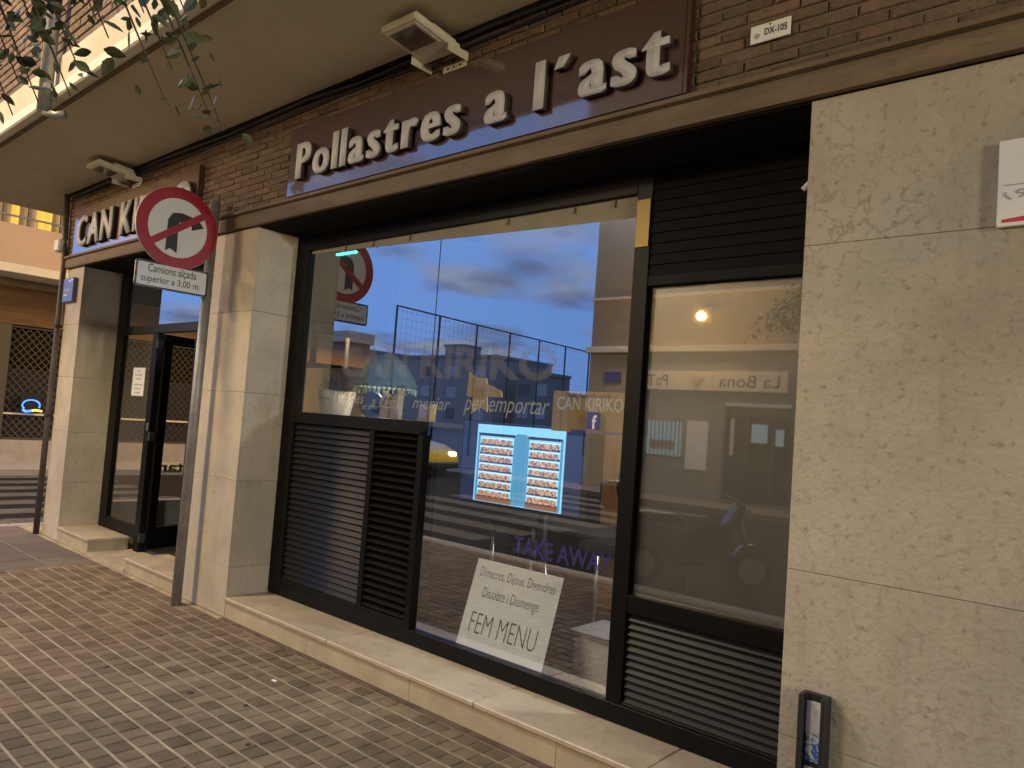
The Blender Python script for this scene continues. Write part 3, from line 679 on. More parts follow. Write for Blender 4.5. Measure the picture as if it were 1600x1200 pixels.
tube('cord', [(.68, .8, 2.07), (.68, .8, 3.09)], .004, 'cable', t, 5)
t = root('paper_star', (1.85, .65, 1.72), 'yellow folded paper star hanging inside the glass', 'decoration')
prism('star', [(1.74, 1.92), (1.78, 1.89), (1.90, 1.88), (1.91, 1.845), (2.04, 1.80), (2.05, 1.76), (1.92, 1.76), (1.93, 1.66), (1.86, 1.69), (1.78, 1.64), (1.79, 1.75), (1.73, 1.76)], .645, .652, XZ, 'yellow_paper', t)
tube('thread', [(1.86, .648, 1.89), (1.86, .648, 3.09)], .0015, 'cable', t, 4)
t = root('led_lamp', (.23, .6, 2.80), 'small cyan glowing lamp in the corner of the window', 'lamp')
box('tube', .19, .45, .58, .60, 2.845, 2.86, 'led_cyan', t, .003); box('holder', .185, .455, .60, .63, 2.835, 2.87, 'black_plastic', t)
tube('cord', [(.3, .62, 2.87), (.3, .62, 3.1)], .004, 'cable', t, 5)
# television with the rotisserie picture
tv = root('television', (2.45, .5, .05), 'wide flat television showing rows of roast chickens on spits', 'television')
tvm = Matrix.Translation((2.352, .50, 1.346)) @ Matrix.Rotation(R(1.5), 4, 'Z')
def tbox(nm, x0, x1, z0, z1, y0, y1, m, parent=tv, bev=0): return box(nm, x0, x1, y0, y1, z0, z1, m, parent, bev, mtx=tvm)
tbox('case', -.475, .475, -.262, .262, .0, .04, 'tv_black', tv, .004)
scn = tbox('screen', -.46, .46, -.245, .25, -.002, -.0005, 'scr_blue')
tbox('picture', -.34, .34, -.24, .235, -.004, -.0025, 'scr_bg', scn)
for k, (xa, xb) in enumerate(((-.30, -.05), (.09, .30))):
    tbox('oven_frame', xa - .028, xa - .012, -.235, .18, -.0062, -.0045, 'scr_cyan', scn)
    tbox('oven_frame', xb + .012, xb + .028, -.235, .18, -.0062, -.0045, 'scr_cyan', scn)
    tbox('oven_top', xa - .02, xb + .02, .165, .182, -.0068, -.0063, 'scr_dark', scn)
    tbox('drip_tray', xa - .02, xb + .02, -.237, -.205, -.0062, -.0045, 'scr_brown', scn)
    for r in range(7):
        z = .13 - r * .053
        tbox('spit_shadow', xa - .008, xb + .008, z - .024, z - .012, -.0062, -.0045, 'scr_dark', scn)
        tbox('light_bar', xa - .008, xb + .008, z + .0195, z + .0235, -.0062, -.0045, 'scr_white', scn)
        nck = 5
        for c in range(nck):
            u = xa + (c + .5) * (xb - xa) / nck; w = (xb - xa) / nck * .56
            bm = bmesh.new(); bm_prism(bm, [(u + w * math.cos(a * .7854 + .2) * random.uniform(.9, 1.05), z + .0185 * math.sin(a * .7854 + .2) * random.uniform(.85, 1.1)) for a in range(8)], -.0085, -.007, lambda u_, v_, d_: tvm @ Vector((u_, d_, v_)))
            bmobj('chicken', bm, 'scr_chicken', scn)
tbox('oven_divider', -.02, .06, -.235, .19, -.0062, -.0045, 'scr_cyan', scn)
tube('stand', [(2.35, .78, .06), (2.35, .78, 1.3), (2.35, .53, 1.33)], .035, 'black_plastic', tv, 10); box('foot', 2.1, 2.6, .62, .98, .05, .07, 'black_plastic', tv, .004)
# poster beside the television
p = root('window_poster', (2.9, .41, 1.58), 'pale poster with the shop name and web address inside the glass', 'poster')
box('sheet', 2.66, 3.16, .405, .408, 1.575, 1.80, 'kraft', p)
box('foot_band', 2.80, 3.16, .4035, .4047, 1.575, 1.59, 'violet_blue', p)
text('lettering', 'CAN KIRIKO', .44, .075, (2.69, .4035, 1.695), 'white_plate', p, offset=.02)
text('small_print', 'link facebook', .3, .03, (2.75, .4035, 1.765), 'ink', p)
# tables and stools
def stool(x, y, label):
    t = root('bar_stool', (x, y, .05), label, 'stool', 'stools inside the shop')
    bm = bmesh.new(); bm_lathe(bm, (x, y, .72), [(0, .0), (.15, .0), (.16, .02), (.15, .045), (0, .05)], 18); bmobj('seat', bm, 'black_plastic', t)
    for a in range(4):
        c, s = math.cos(a * 1.571 + .78), math.sin(a * 1.571 + .78); tube('leg', [(x + .1 * c, y + .1 * s, .72), (x + .19 * c, y + .19 * s, .05)], .011, 'steel', t, 7)
    tube('foot_ring', [(x + .165 * math.cos(a * .5236), y + .165 * math.sin(a * .5236), .28) for a in range(13)], .007, 'steel', t, 6)
stool(2.0, 1.1, 'steel bar stool standing below the television'); stool(3.0, 1.7, 'steel bar stool standing by the wooden cabinet')
t = root('side_table', (2.0, 1.6, .05), 'square steel legged table deep inside the shop', 'table')
box('top', 1.2, 2.3, 1.5, 2.1, .82, .85, 'wall_in', t, .004)
for x in (1.25, 2.25):
    for y in (1.55, 2.05): tube('leg', [(x, y, .05), (x, y, .82)], .016, 'steel', t, 8)
t = root('wood_cabinet', (2.6, 2.6, .05), 'brown wooden cabinet at the back of the shop', 'cabinet')
box('carcass', 1.6, 3.3, 2.5, 3.0, .05, 1.75, 'wood', t, .005)
for k in range(3): box('door', 1.62 + k * .56, 2.16 + k * .56, 2.48, 2.4985, .1, 1.7, 'wood', t, .004)
t = root('swivel_chair', (2.75, 1.3, .05), 'dark round backed swivel chair inside the shop', 'chair')
bm = bmesh.new(); bm_prism(bm, [(2.70 + .17 * math.cos(a * .3927), 1.25 + .2 * math.sin(a * .3927)) for a in range(16)], 1.28, 1.34, XZ); bevel(bm, .02); bmobj('backrest', bm, 'black_plastic', t)
box('seat', 2.48, 2.92, .95, 1.32, .82, .9, 'black_plastic', t, .03); tube('column', [(2.7, 1.13, .12), (2.7, 1.13, .82)], .03, 'steel', t, 8)
box('spine', 2.67, 2.73, 1.325, 1.36, .85, 1.2, 'black_plastic', t, .005)
for a in range(5): tube('foot', [(2.7, 1.13, .13), (2.7 + .28 * math.cos(a * 1.2566), 1.13 + .28 * math.sin(a * 1.2566), .075)], .02, 'black_plastic', t, 6)
t = root('storage_box', (2.85, .75, .05), 'pale storage box on the shop floor behind the glass', 'box')
box('box', 2.74, 3.12, .65, .95, .05, .42, 'pot_white', t, .006); box('lid', 2.72, 3.14, .63, .97, .421, .455, 'grey_wall', t, .006)
# menu board leaning back just inside the glass
t = root('menu_board', (2.37, .45, .247), 'white board handwritten with opening days and FEM MENU leaning inside the glass', 'sign board')
u = Vector((1, 0.0, 0)); v = Vector((0, .15, .50)).normalized(); nrm = u.cross(v)
mb = Matrix(((u.x, v.x, nrm.x, 2.035), (u.y, v.y, nrm.y, .405), (u.z, v.z, nrm.z, .24), (0, 0, 0, 1)))
box('board', 0, .67, 0, .525, -.006, 0.0, 'board_white', t, .002, mtx=mb)
for s, x, y, w, hh in (('Dimecres, Dijous, Divendres', .05, .405, .585, .075), ('Dissabte i Diumenge', .11, .285, .44, .08), ('FEM MENU', .07, .09, .52, .12)):
    text('lettering', s, w, hh, mb @ Vector((x, y, .0012)), 'ink', t, basis=mb.to_3x3().to_4x4(), offset=-.012 if s != 'FEM MENU' else -.018)
box('support', 2.3, 2.4, .56, .62, .05, .60, 'black_plastic', t)
# unseen fill lamp, added behind the frosted panel to brighten the room
t = root('fill_wall_lamp', (4.15, 1.2, 2.2), 'unseen fill lamp added on the inner side wall behind the frosted panel', 'lamp')
box('back_plate', 4.20, 4.249, 1.1, 1.3, 2.1, 2.3, 'white_plate', t, .004)
bm = bmesh.new(); bm_lathe(bm, (4.12, 1.2, 2.12), [(.0, .0), (.07, .02), (.09, .08), (.07, .14), (0, .16)], 16); bmobj('globe', bm, 'lit_warm', t, smooth=True)
tube('arm', [(4.2, 1.2, 2.2), (4.15, 1.2, 2.2)], .012, 'steel', t, 6)
pl = bpy.data.lights.new('fill_wall_lamp_light', 'POINT'); pl.energy = 190; pl.color = (.92, .97, 1); pl.shadow_soft_size = .1
po = bpy.data.objects.new('fill_wall_lamp_light', pl); COL.objects.link(po); po.location = (4.0 - 4.15, 0, 0); po.parent = t

# ================================================================== TRAFFIC SIGN ON ITS POLE
ts = root('traffic_sign', (-.516, -.125, 0), 'round red no right turn sign with a lorry height plate on its pole', 'traffic sign')
tube('pole', [(-.516, -.125, 0), (-.516, -.11, 3.2)], .038, 'galv', ts, 14)
dc = Vector((-.47, -.405, 2.905))
def disc(nm, r0, r1, xa, xb, m, n=48):
    bm = bmesh.new()
    A = [[bm.verts.new((x, dc.y + r * math.cos(2 * math.pi * k / n), dc.z + r * math.sin(2 * math.pi * k / n))) for k in range(n)] for x in (xa, xb) for r in ((r0, r1) if r0 else (r1,))]
    if not r0:
        bm.faces.new(A[0]); bm.faces.new(A[1])
        for k in range(n): bm.faces.new((A[0][k], A[0][(k + 1) % n], A[1][(k + 1) % n], A[1][k]))
    else:
        for k in range(n):
            j = (k + 1) % n
            for a, b in ((0, 1), (1, 3), (3, 2), (2, 0)): bm.faces.new((A[a][k], A[a][j], A[b][j], A[b][k]))
    return bmobj(nm, bm, m, ts)
disc('back_plate', 0, .315, -.49, -.4755, 'sign_back')
disc('face', 0, .309, -.475, -.4735, 'sign_face_white')
disc('red_ring', .228, .312, -.4730, -.4712, 'sign_face_red')
P3 = lambda u_, v_, d_: Vector((d_, dc.y + u_, dc.z + v_))
arrow = [(-.085, -.19), (-.05, -.165), (-.03, -.175), (.005, -.195), (.0, .0), (.005, .045), (.03, .052), (.10, .04), (.105, .005), (.20, .045), (.125, .125), (.122, .105), (.02, .122), (-.05, .108), (-.083, .05)]
prism('arrow', arrow, -.4725, -.4715, P3, 'sign_black', ts)
ca, sa = math.cos(R(36)), math.sin(R(36))
prism('red_bar', [(ca * a - sa * b, sa * a + ca * b) for a, b in ((-.235, -.026), (.235, -.026), (.235, .026), (-.235, .026))], -.4708, -.4700, P3, 'sign_face_red', ts)
def rrect(y0, y1, z0, z1, r, n=4):
    out_ = []
    for cy_, cz_, a0 in ((y1 - r, z1 - r, 0), (y0 + r, z1 - r, 90), (y0 + r, z0 + r, 180), (y1 - r, z0 + r, 270)):
        for k in range(n + 1): out_.append((cy_ + r * math.cos(R(a0 + 90 * k / n)), cz_ + r * math.sin(R(a0 + 90 * k / n))))
    return out_
pl_ = prism('height_plate', rrect(-.69, -.135, 2.415, 2.615, .02), -.486, -.472, YZ, 'sign_black', ts)
prism('plate_face', rrect(-.675, -.15, 2.43, 2.60, .014), -.4716, -.4703, YZ, 'sign_face_white', pl_)
FX = Matrix(((0, 0, 1, 0), (1, 0, 0, 0), (0, 1, 0, 0), (0, 0, 0, 1)))
text('lettering', 'Camions al\u00e7ada', .37, .075, (-.4697, -.60, 2.520), 'sign_black', pl_, basis=FX, offset=.008)
text('lettering', 'superior a 3,00 m.', .45, .068, (-.4697, -.645, 2.443), 'sign_black', pl_, basis=FX, offset=.008)
for z in (3.08, 2.78, 2.43): box('bracket', -.56, -.4905, -.42, -.08, z, z + .03, 'galv', ts, .003)

# ================================================================== STREET TREE reaching into the picture
tr = root('street_tree', (4.3, -4.1, 0), 'leafy street tree with drooping branches in front of the overhang', 'tree')
tube('trunk', [(4.3, -4.1, -.12), (4.28, -4.08, 1.2), (4.2, -4.0, 2.4), (4.1, -3.9, 3.3)], .11, 'bark', tr, 10, .06)
def ray_pt(px, py, d):
    v = (right * (px - 800) - upv * (py - 600) + fwd * 1170.26).normalized(); return CAM + v * d
tips = [(300, 70, 2.5), (255, 150, 2.55), (330, 185, 2.6), (225, 20, 2.45), (120, 100, 2.7), (30, 130, 2.8), (90, 30, 2.6), (10, 30, 2.6), (60, 160, 2.9), (170, 60, 2.5), (110, 150, 2.75), (290, 20, 2.5), (40, -20, 2.5), (130, -30, 2.45), (230, -40, 2.4), (330, -60, 2.4), (0, 70, 2.6), (60, 60, 2.7), (150, 30, 2.5), (20, 180, 2.9), (95, 110, 2.6), (350, 205, 2.62), (270, 110, 2.5)]
crown = bmesh.new(); twigs = bmesh.new()
hub = Vector((4.05, -3.85, 3.4))
def leafq(p, d, sz):
    s = d.cross(Vector((random.uniform(-1, 1), random.uniform(-1, 1), random.uniform(-1, 1)))).normalized() * sz
    n = d.cross(s).normalized() * sz * random.uniform(-.25, .25)
    prof = ((.0, .03), (.18, .2), (.42, .29), (.68, .22), (.88, .09), (1.0, .005))
    l_ = [crown.verts.new(p + d * sz * a + s * b + n * a * a + n.normalized() * b * sz * .25) for a, b in prof]; m_ = [crown.verts.new(p + d * sz * a + n * a * a) for a, b in prof]; r_ = [crown.verts.new(p + d * sz * a - s * b + n * a * a + n.normalized() * b * sz * .25) for a, b in prof]
    for i in range(5):
        crown.faces.new((l_[i], l_[i + 1], m_[i + 1], m_[i])); crown.faces.new((m_[i], m_[i + 1], r_[i + 1], r_[i]))
for (px, py, d) in tips:
    tip = ray_pt(px, py, d); mid = hub.lerp(tip, .55) + Vector((0, 0, .35))
    path = [hub, hub.lerp(mid, .5) + Vector((0, 0, .12)), mid, mid.lerp(tip, .6) + Vector((0, 0, .06)), tip]
    bm_tube(twigs, path, .012, 5, .002)
    for k in range(44):
        t_ = random.random() ** .45; i = min(3, int(t_ * 4)); p_ = path[i].lerp(path[i + 1], t_ * 4 - i) + Vector((random.gauss(0, .055), random.gauss(0, .055), random.gauss(0, .05)))
        dd = Vector((random.gauss(0, .6), random.gauss(0, .6), -.5 + random.gauss(0, .5))).normalized(); leafq(p_, dd, random.uniform(.026, .06))
for k in range(900):
    a = random.uniform(0, 6.283); rr = random.random() ** .5; zz = random.uniform(-.6, 1.5); p_ = Vector((4.3 + 1.1 * rr * math.cos(a), -4.2 + .95 * rr * math.sin(a), 4.0 + zz))
    leafq(p_, Vector((random.gauss(0, 1), random.gauss(0, 1), -.6)).normalized(), random.uniform(.06, .1))
for k in range(9):
    a = k * .7; bm_tube(twigs, [hub, hub + Vector((.4 * math.cos(a), .4 * math.sin(a), .5)), hub + Vector((.85 * math.cos(a), .8 * math.sin(a), .9 + .3 * math.sin(k)))], .02, 5, .004)
bmobj('branches', twigs, 'bark', tr); bmobj('crown', crown, 'leaf', tr)
# downpipe on the outside of the overhang
p = root('balcony_drain', (-1.25, -1.16, 3.7), 'grey drain spout hanging from the edge of the overhang', 'pipe')
tube('pipe', [(-1.25, -1.17, 3.72), (-1.25, -1.17, 6.0)], .05, 'galv', p, 10); box('clip', -1.32, -1.18, -1.2, -1.1, 3.88, 3.92, 'galv', p, .003)
tube('spout', [(-1.25, -1.17, 3.72), (-1.2, -1.10, 3.70), (-1.15, -1.05, 3.72)], .03, 'galv', p, 8)

# ================================================================== ACROSS THE SIDE STREET
XB = -13.6
sb = root('corner_house', (XB, 6, 0), 'house across the side street with a balcony, lit curtains and a lattice shutter', 'building')
box('wall', XB - 8, XB - .3, -2.2, 26, 0, 14, 'cream_wall', sb)
box('plinth', XB - .29, XB, -2.2, 26, 0, .45, 'kerb', sb)
box('shop_recess', XB - .29, XB - .2, -2.2, 26, .46, 2.95, 'gap_dark', sb)
box('timber_fascia', XB - .29, XB - .02, -2.2, 26, 2.96, 3.78, 'timber_panel', sb)
box('balcony_slab', XB - .29, XB + .95, -2.2, 26, 3.95, 4.13, 'white_trim', sb, .01)
box('balcony_parapet', XB + .82, XB + .93, -2.2, 26, 4.131, 4.95, 'balcony_wall', sb, .006)
for y in (.6, 2.75, 4.9): box('panel_joint', XB + .931, XB + .937, y, y + .035, 4.15, 4.94, 'gap_dark', sb)
tube('handrail', [(XB + .88, -2.2, 5.12), (XB + .88, 26, 5.12)], .022, 'galv', sb, 8)
for k in range(14): tube('rail_post', [(XB + .88, -2 + k * 2, 4.95), (XB + .88, -2 + k * 2, 5.12)], .012, 'galv', sb, 6)
# pleated curtains behind the balcony, some with lamplight behind them
for k in range(44):
    y = -1.5 + k * .16
    lit = k in (18, 21, 25, 24, 31)
    o = tube('curtain_fold', [(XB - .2, y, 4.15), (XB - .2, y, 6.3)], .085, 'lit_yellow' if lit else 'curtain', sb, 8)
box('balcony_roof', XB - .29, XB + .95, -2.2, 26, 6.4, 6.6, 'soffit', sb)
# lattice shutter
lat = bmesh.new()
for k in range(60):
    y = -2 + k * .15
    for s in (1, -1):
        prev = None
        for q in range(15):
            z = .5 + q * .17; yy = y + (.15 if (q % 2 == 0) == (s > 0) else 0)
            cur = Vector((XB - .1, yy, z))
            if prev is not None: bm_tube(lat, [prev, cur], .011, 4, cap=False)
            prev = cur
tag(bmobj('lattice_shutter', lat, 'grille', sb), kind='stuff')
for z in (.46, 1.0, 2.9): box('shutter_rail', XB - .12, XB - .08, -2.2, 8, z, z + .04, 'white_trim' if z == 1.0 else 'grille', sb)
box('dark_blind', XB - .17, XB - .15, -2.2, 8, .5, 2.0, 'black_plastic', sb)
box('pier', XB - .29, XB + .02, 1.72, 1.98, .46, 2.95, 'grille', sb)
ns = root('neon_sign', (XB - .05, 2.6, 1.2), 'blue neon burger shaped sign glowing behind the lattice shutter', 'sign')
tube('outline', [(XB + .0, 2.50 + .17 * math.cos(a * .35 - .4), 1.22 + .12 * math.sin(a * .35 - .4)) for a in range(13)], .018, 'neon_blue', ns, 6)
tube('outline', [(XB + .0, 2.34, 1.12), (XB, 2.4, 1.08), (XB, 2.52, 1.1)], .03, 'neon_blue', ns, 6)
tube('filling', [(XB + .0, 2.5, 1.1), (XB, 2.6, 1.12), (XB, 2.72, 1.1)], .025, 'neon_yellow', ns, 6)
box('hanger', XB - .02, XB - .01, 2.3, 2.7, 1.05, 1.5, 'black_plastic', ns)

# ================================================================== ACROSS THE MAIN STREET (seen in the glass)
YB = -14
ob = root('bakery_building', (2, YB - 3, 0), 'cream corner building across the street with a bakery on the ground floor', 'building')
box('wall', -7.4, 45, YB - 10, YB, 0, 25, 'cream_wall', ob)  # raised and lengthened to cut sky light on the pavement
box('cornice', -7.5, 16, YB + .001, YB + .16, 3.78, 3.95, 'white_trim', ob, .02); box('string_course', -7.46, 16, YB + .001, YB + .08, 5.3, 5.38, 'white_trim', ob, .01)
for k in range(8):
    for r in range(6):
        x = -3.2 + k * 3.4; z = 5.6 + r * 3.0
        w_ = box('window', x - .55, x + .55, YB + .001, YB + .02, z, z + 1.7, 'window_dark', ob); box('sill', x - .65, x + .65, YB + .001, YB + .12, z - .09, z - .005, 'white_trim', w_); box('frame', x - .03, x + .03, YB + .0205, YB + .04, z, z + 1.7, 'white_trim', w_)
box('street_plate', -6.85, -6.3, YB + .001, YB + .03, 2.95, 3.25, 'blue_plate', ob)
box('cladding', -5.7, -1.2, YB + .001, YB + .05, .0, 3.55, 'grey_wall', ob)
sg = box('shop_sign', -5.5, -1.55, YB + .051, YB + .14, 2.78, 3.28, 'white_trim', ob, .01)
BK = Matrix(((-1, 0, 0, 0), (0, 0, 1, 0), (0, 1, 0, 0), (0, 0, 0, 1)))
text('sign_lettering', 'La Bona', 1.55, .3, (-1.75, YB + .142, 2.88), 'ink', sg, basis=BK)
text('sign_lettering', 'PaT', .62, .3, (-4.75, YB + .142, 2.88), 'ink', sg, basis=BK)
for k in range(5): tube('wheat_ear', [(-3.9, YB + .143, 2.86), (-3.9 + (k - 2) * .1, YB + .143, 3.15)], .012, 'kraft', sg, 5)
wn = box('lit_window', -5.35, -4.3, YB + .051, YB + .07, 1.05, 1.95, 'lit_teal', ob)
for k in range(9): tube('window_bar', [(-5.3 + k * .12, YB + .12, 1.0), (-5.3 + k * .12, YB + .12, 1.98)], .012, 'cable', wn, 5)
box('counter_shadow', -5.2, -4.5, YB + .071, YB + .09, 1.2, 1.45, 'far_wall', wn)
box('menu_panel', -4.15, -3.55, YB + .051, YB + .07, .75, 2.0, 'white_plate', ob)
dd_ = box('shop_door', -3.1, -1.45, YB + .051, YB + .07, .1, 2.4, 'window_dark', ob)
for x in (-3.12, -2.55, -1.9, -1.48): box('door_frame', x, x + .07, YB + .0705, YB + .1, .1, 2.4, 'grille', dd_)
box('lit_display', -2.4, -2.0, YB + .0705, YB + .08, 1.55, 2.0, 'lit_teal', dd_); box('lit_display', -2.95, -2.85, YB + .0705, YB + .08, 1.2, 2.1, 'lit_warm', dd_); box('lit_display', -1.8, -1.6, YB + .0705, YB + .08, 1.5, 1.9, 'lit_teal', dd_)
box('lintel_light', -3.1, -1.45, YB + .051, YB + .12, 2.42, 2.5, 'lit_warm', ob)

def lamp_light(nm, loc, parent, energy, col, size=.12, spot=None):
    l_ = bpy.data.lights.new(nm, 'SPOT' if spot else 'POINT'); l_.energy = energy; l_.color = col; l_.shadow_soft_size = size
    if spot: l_.spot_size = R(spot); l_.spot_blend = .5
    o = bpy.data.objects.new(nm, l_); COL.objects.link(o); o.parent = parent; o.location = Vector(loc) - org(parent)
    if spot: o.rotation_euler = (R(48), 0, 0)      # hooded: thrown down and out over the street
    return o
SOD = (1.0, .60, .17); WARM = (1.0, .86, .55)
# wall bracket lamp on the bakery
wl = root('street_lamp', (-4.6, YB, 5.6), 'lit amber street lamp on a curved bracket on the bakery wall', 'street lamp', 'lit street lamps')
tube('bracket', [(-4.6, YB + .17, 5.45), (-4.6, YB + .3, 6.15), (-4.6, YB + .8, 6.45), (-4.6, YB + 1.2, 6.35)], .035, 'lamp_metal', wl, 8)
bm = bmesh.new(); bm_lathe(bm, (-4.6, YB + 1.25, 6.17), [(.0, .16), (.1, .15), (.22, .02), (.22, .0)], 18); bmobj('hood', bm, 'lamp_metal', wl)
bm = bmesh.new(); bm_lathe(bm, (-4.6, YB + 1.25, 6.05), [(0, .0), (.1, .02), (.17, .08), (.18, .115)], 18); bmobj('lens', bm, 'lamp_sodium', wl, smooth=True)
lamp_light('street_lamp_light', (-4.6, YB + 1.25, 5.95), wl, 1900, WARM, .6, 165)
# amber wall light over the bakery sign
aw = root('wall_light', (-3.75, YB + .1, 4.6), 'small amber wall light over the bakery sign', 'wall light')
box('back_plate', -3.85, -3.65, YB + .001, YB + .03, 4.55, 4.95, 'lamp_metal', aw, .004)
prism('hood', [(-.02, 4.93), (.2, 4.86), (.2, 4.84), (-.02, 4.90)], -3.88, -3.62, lambda u_, v_, d_: Vector((d_, YB + .03 + u_, v_)), 'lamp_metal', aw)
box('lens', -3.82, -3.68, YB + .06, YB + .2, 4.74, 4.82, 'lit_yellow', aw, .01)
lamp_light('wall_light_bulb', (-3.75, YB + .42, 4.66), aw, 620, (1, .52, .10), .1)
def mast(x, y, dx, dy, h, energy, label, col=SOD):
    t = root('street_lamp', (x, y, ROAD), label, 'street lamp', 'lit street lamps')
    tube('mast', [(x, y, ROAD), (x, y, h * .5), (x, y, h)], .07, 'galv', t, 10, .04)
    tube('arm', [(x, y, h), (x + dx * .4, y + dy * .4, h + .12), (x + dx, y + dy, h + .1)], .03, 'galv', t, 8)
    bm = bmesh.new(); bm_lathe(bm, (x + dx, y + dy, h - .02), [(.0, .15), (.12, .13), (.2, .0)], 16); bmobj('hood', bm, 'lamp_metal', t)
    bm = bmesh.new(); bm_lathe(bm, (x + dx, y + dy, h - .10), [(0, .0), (.1, .02), (.16, .079)], 16); bmobj('lens', bm, 'lamp_sodium', t, smooth=True)
    lamp_light('street_lamp_light', (x + dx, y + dy, h - .2), t, energy, col, .5)
mast(-7.2, -3.6, 0.4, .5, 4.3, 480, 'lit amber street lamp on a low mast at the side street corner')
mast(13.5, -3.2, -.3, .1, 3.4, 1900, 'unseen pale street lamp added on a short mast along the kerb for fill light', WARM)  # added lamp, brightens the soffit and the pillar sides
mast(2.8, -3.45, -4.2, .0, 7.4, 1350, 'unseen tall street lamp added with a long arm over the kerb to warm the paving', (1, .78, .42))  # added overhead lamp, brings warm light onto the paving
mast(-11.2, 9.0, 1.0, 0, 6.0, 3300, 'lit amber street lamp on a mast far down the side street')

# old house left of the yard
oh = root('yard_house', (-26, -17, 0), 'low beige house with a dark awning beside the wire fence', 'building')
box('wall', -45, -19.0, -15, YB, 0, 4.3, 'cream_wall', oh); box('cornice', -45.2, -18.85, -15.1, YB + .25, 4.301, 4.75, 'white_trim', oh, .03)
box('awning', -45, -19.1, YB + .001, YB + .7, 3.3, 3.75, 'timber_panel', oh, .02)
# tall wire fence of the sports yard
fe = root('sports_fence', (-18.3, -22, 0), 'very tall wire mesh fence on slim posts round the sports yard', 'fence')
fpts = [(-17.5 - 1.7 * (k * 2.55) / 15.3, -15 - k * 2.55) for k in range(9)]
for x, y in fpts: tube('post', [(x, y, 0), (x, y, 5.87)], .045, 'wire', fe, 8)
tube('top_rail', [(*fpts[0], 5.85), (*fpts[-1], 5.85)], .035, 'wire', fe, 6)
bm = bmesh.new(); d_ = Vector((fpts[-1][0] - fpts[0][0], fpts[-1][1] - fpts[0][1], 0)); 
for k in range(70):
    a = Vector((*fpts[0], 0)) + d_ * k / 70; bm_tube(bm, [a, a + Vector((0, 0, 5.85))], .004, 3, cap=False)
for k in range(20):
    a = Vector((*fpts[0], k * .3)); bm_tube(bm, [a, a + d_], .004, 3, cap=False)
tag(bmobj('wire_mesh', bm, 'wire', fe), kind='stuff')
# far blocks
def block(x0, x1, y, z, m, label, rows, dep=12):
    t = root('far_block', ((x0 + x1) / 2, y - dep / 2, 0), label, 'building', None)
    box('wall', x0, x1, y - dep, y, 0, z, m, t); box('parapet', x0 - .2, x1 + .2, y - dep, y + .2, z, z + .4, 'grey_wall', t)
    n = max(2, int((x1 - x0) / 5))
    for r in range(rows):
        for k in range(n):
            x = x0 + (k + .5) * (x1 - x0) / n; z0 = z - 2.6 - r * 3
            box('window', x - .9, x + .9, y + .001, y + .06, z0, z0 + 1.5, 'window_pale' if (k + r) % 3 else 'window_dark', t)
    return t
block(-96, -63, -70, 10.2, 'far_wall', 'long grey apartment block with pale windows beyond the yard', 3)
block(-61, -55, -72, 8.0, 'grey_wall', 'narrow grey block beyond the yard', 2, 4)
block(-87, -82.5, -83, 13.6, 'pink_wall', 'pinkish stair tower rising behind the long grey block', 1, 4)
block(-140, -98, -75, 12.0, 'cream_wall', 'wide cream block beyond the yard', 3)
block(-53, -43, -85, 7.0, 'far_wall', 'low grey shed with pale windows beyond the yard', 1)

# ---------------- taxi waiting across the street
tx = root('taxi', (-12.7, -11.2, ROAD), 'black and yellow taxi with its headlights on at the far kerb', 'car')
W2 = .88
side = [(-2.2, .35), (-2.22, .75), (-2.1, .95), (-1.5, 1.02), (-.9, 1.05), (.75, 1.02), (1.55, .92), (2.05, .78), (2.2, .6), (2.2, .32), (1.9, .22), (-2.0, .22)]
LY = lambda u_, v_, d_: Vector((u_, d_, v_))
prism('body', side, -W2, W2, LY, 'taxi_yellow', tx, .07, True)
cabin = bmesh.new()
lo = [(-1.75, 1.0), (.95, 1.0)]; hi = [(-1.15, 1.47), (.25, 1.47)]
vs_ = [cabin.verts.new(v) for v in ((lo[0][0], -.82, 1.0), (lo[1][0], -.82, 1.0), (lo[1][0], .82, 1.0), (lo[0][0], .82, 1.0), (hi[0][0], -.66, 1.47), (hi[1][0], -.66, 1.47), (hi[1][0], .66, 1.47), (hi[0][0], .66, 1.47))]
for f in ((0,1,5,4),(1,2,6,5),(2,3,7,6),(3,0,4,7),(4,5,6,7)): cabin.faces.new([vs_[i] for i in f])
bevel(cabin, .05); bmobj('cabin_glass', cabin, 'window_dark', tx, True)
box('roof', -1.12, .22, -.64, .64, 1.468, 1.50, 'car_black', tx, .015, True)
for s in (-1, 1):
    for x in (-.45,): 
        d = box('door', x - .55, x + .6, s * (W2 + .004) - .01, s * (W2 + .004) + .01, .35, .98, 'car_black', tx, .008, True); box('handle', x - .4, x - .25, s * (W2 + .025) - .01, s * (W2 + .025) + .01, .85, .88, 'steel', d, .003, True)
    box('headlight', 2.06, 2.19, s * .62 - .15, s * .62 + .15, .62, .75, 'headlight', tx, .03, True)
    for x in (-1.35, 1.38):
        bm = bmesh.new(); bm_prism(bm, [(x + .32 * math.cos(a * .2618), .32 + .32 * math.sin(a * .2618)) for a in range(24)], s * .72, s * .90, LY); bevel(bm, .02); wh = bmobj('wheel', bm, 'tyre', tx, True)
        bm = bmesh.new(); bm_prism(bm, [(x + .2 * math.cos(a * .3927), .32 + .2 * math.sin(a * .3927)) for a in range(16)], s * .895, s * .91, LY); bmobj('rim', bm, 'galv', wh, True)
box('roof_light', -.55, -.3, -.2, .2, 1.501, 1.6, 'lit_warm', tx, .02, True); box('bumper', 2.15, 2.28, -.8, .8, .28, .45, 'car_black', tx, .04, True)

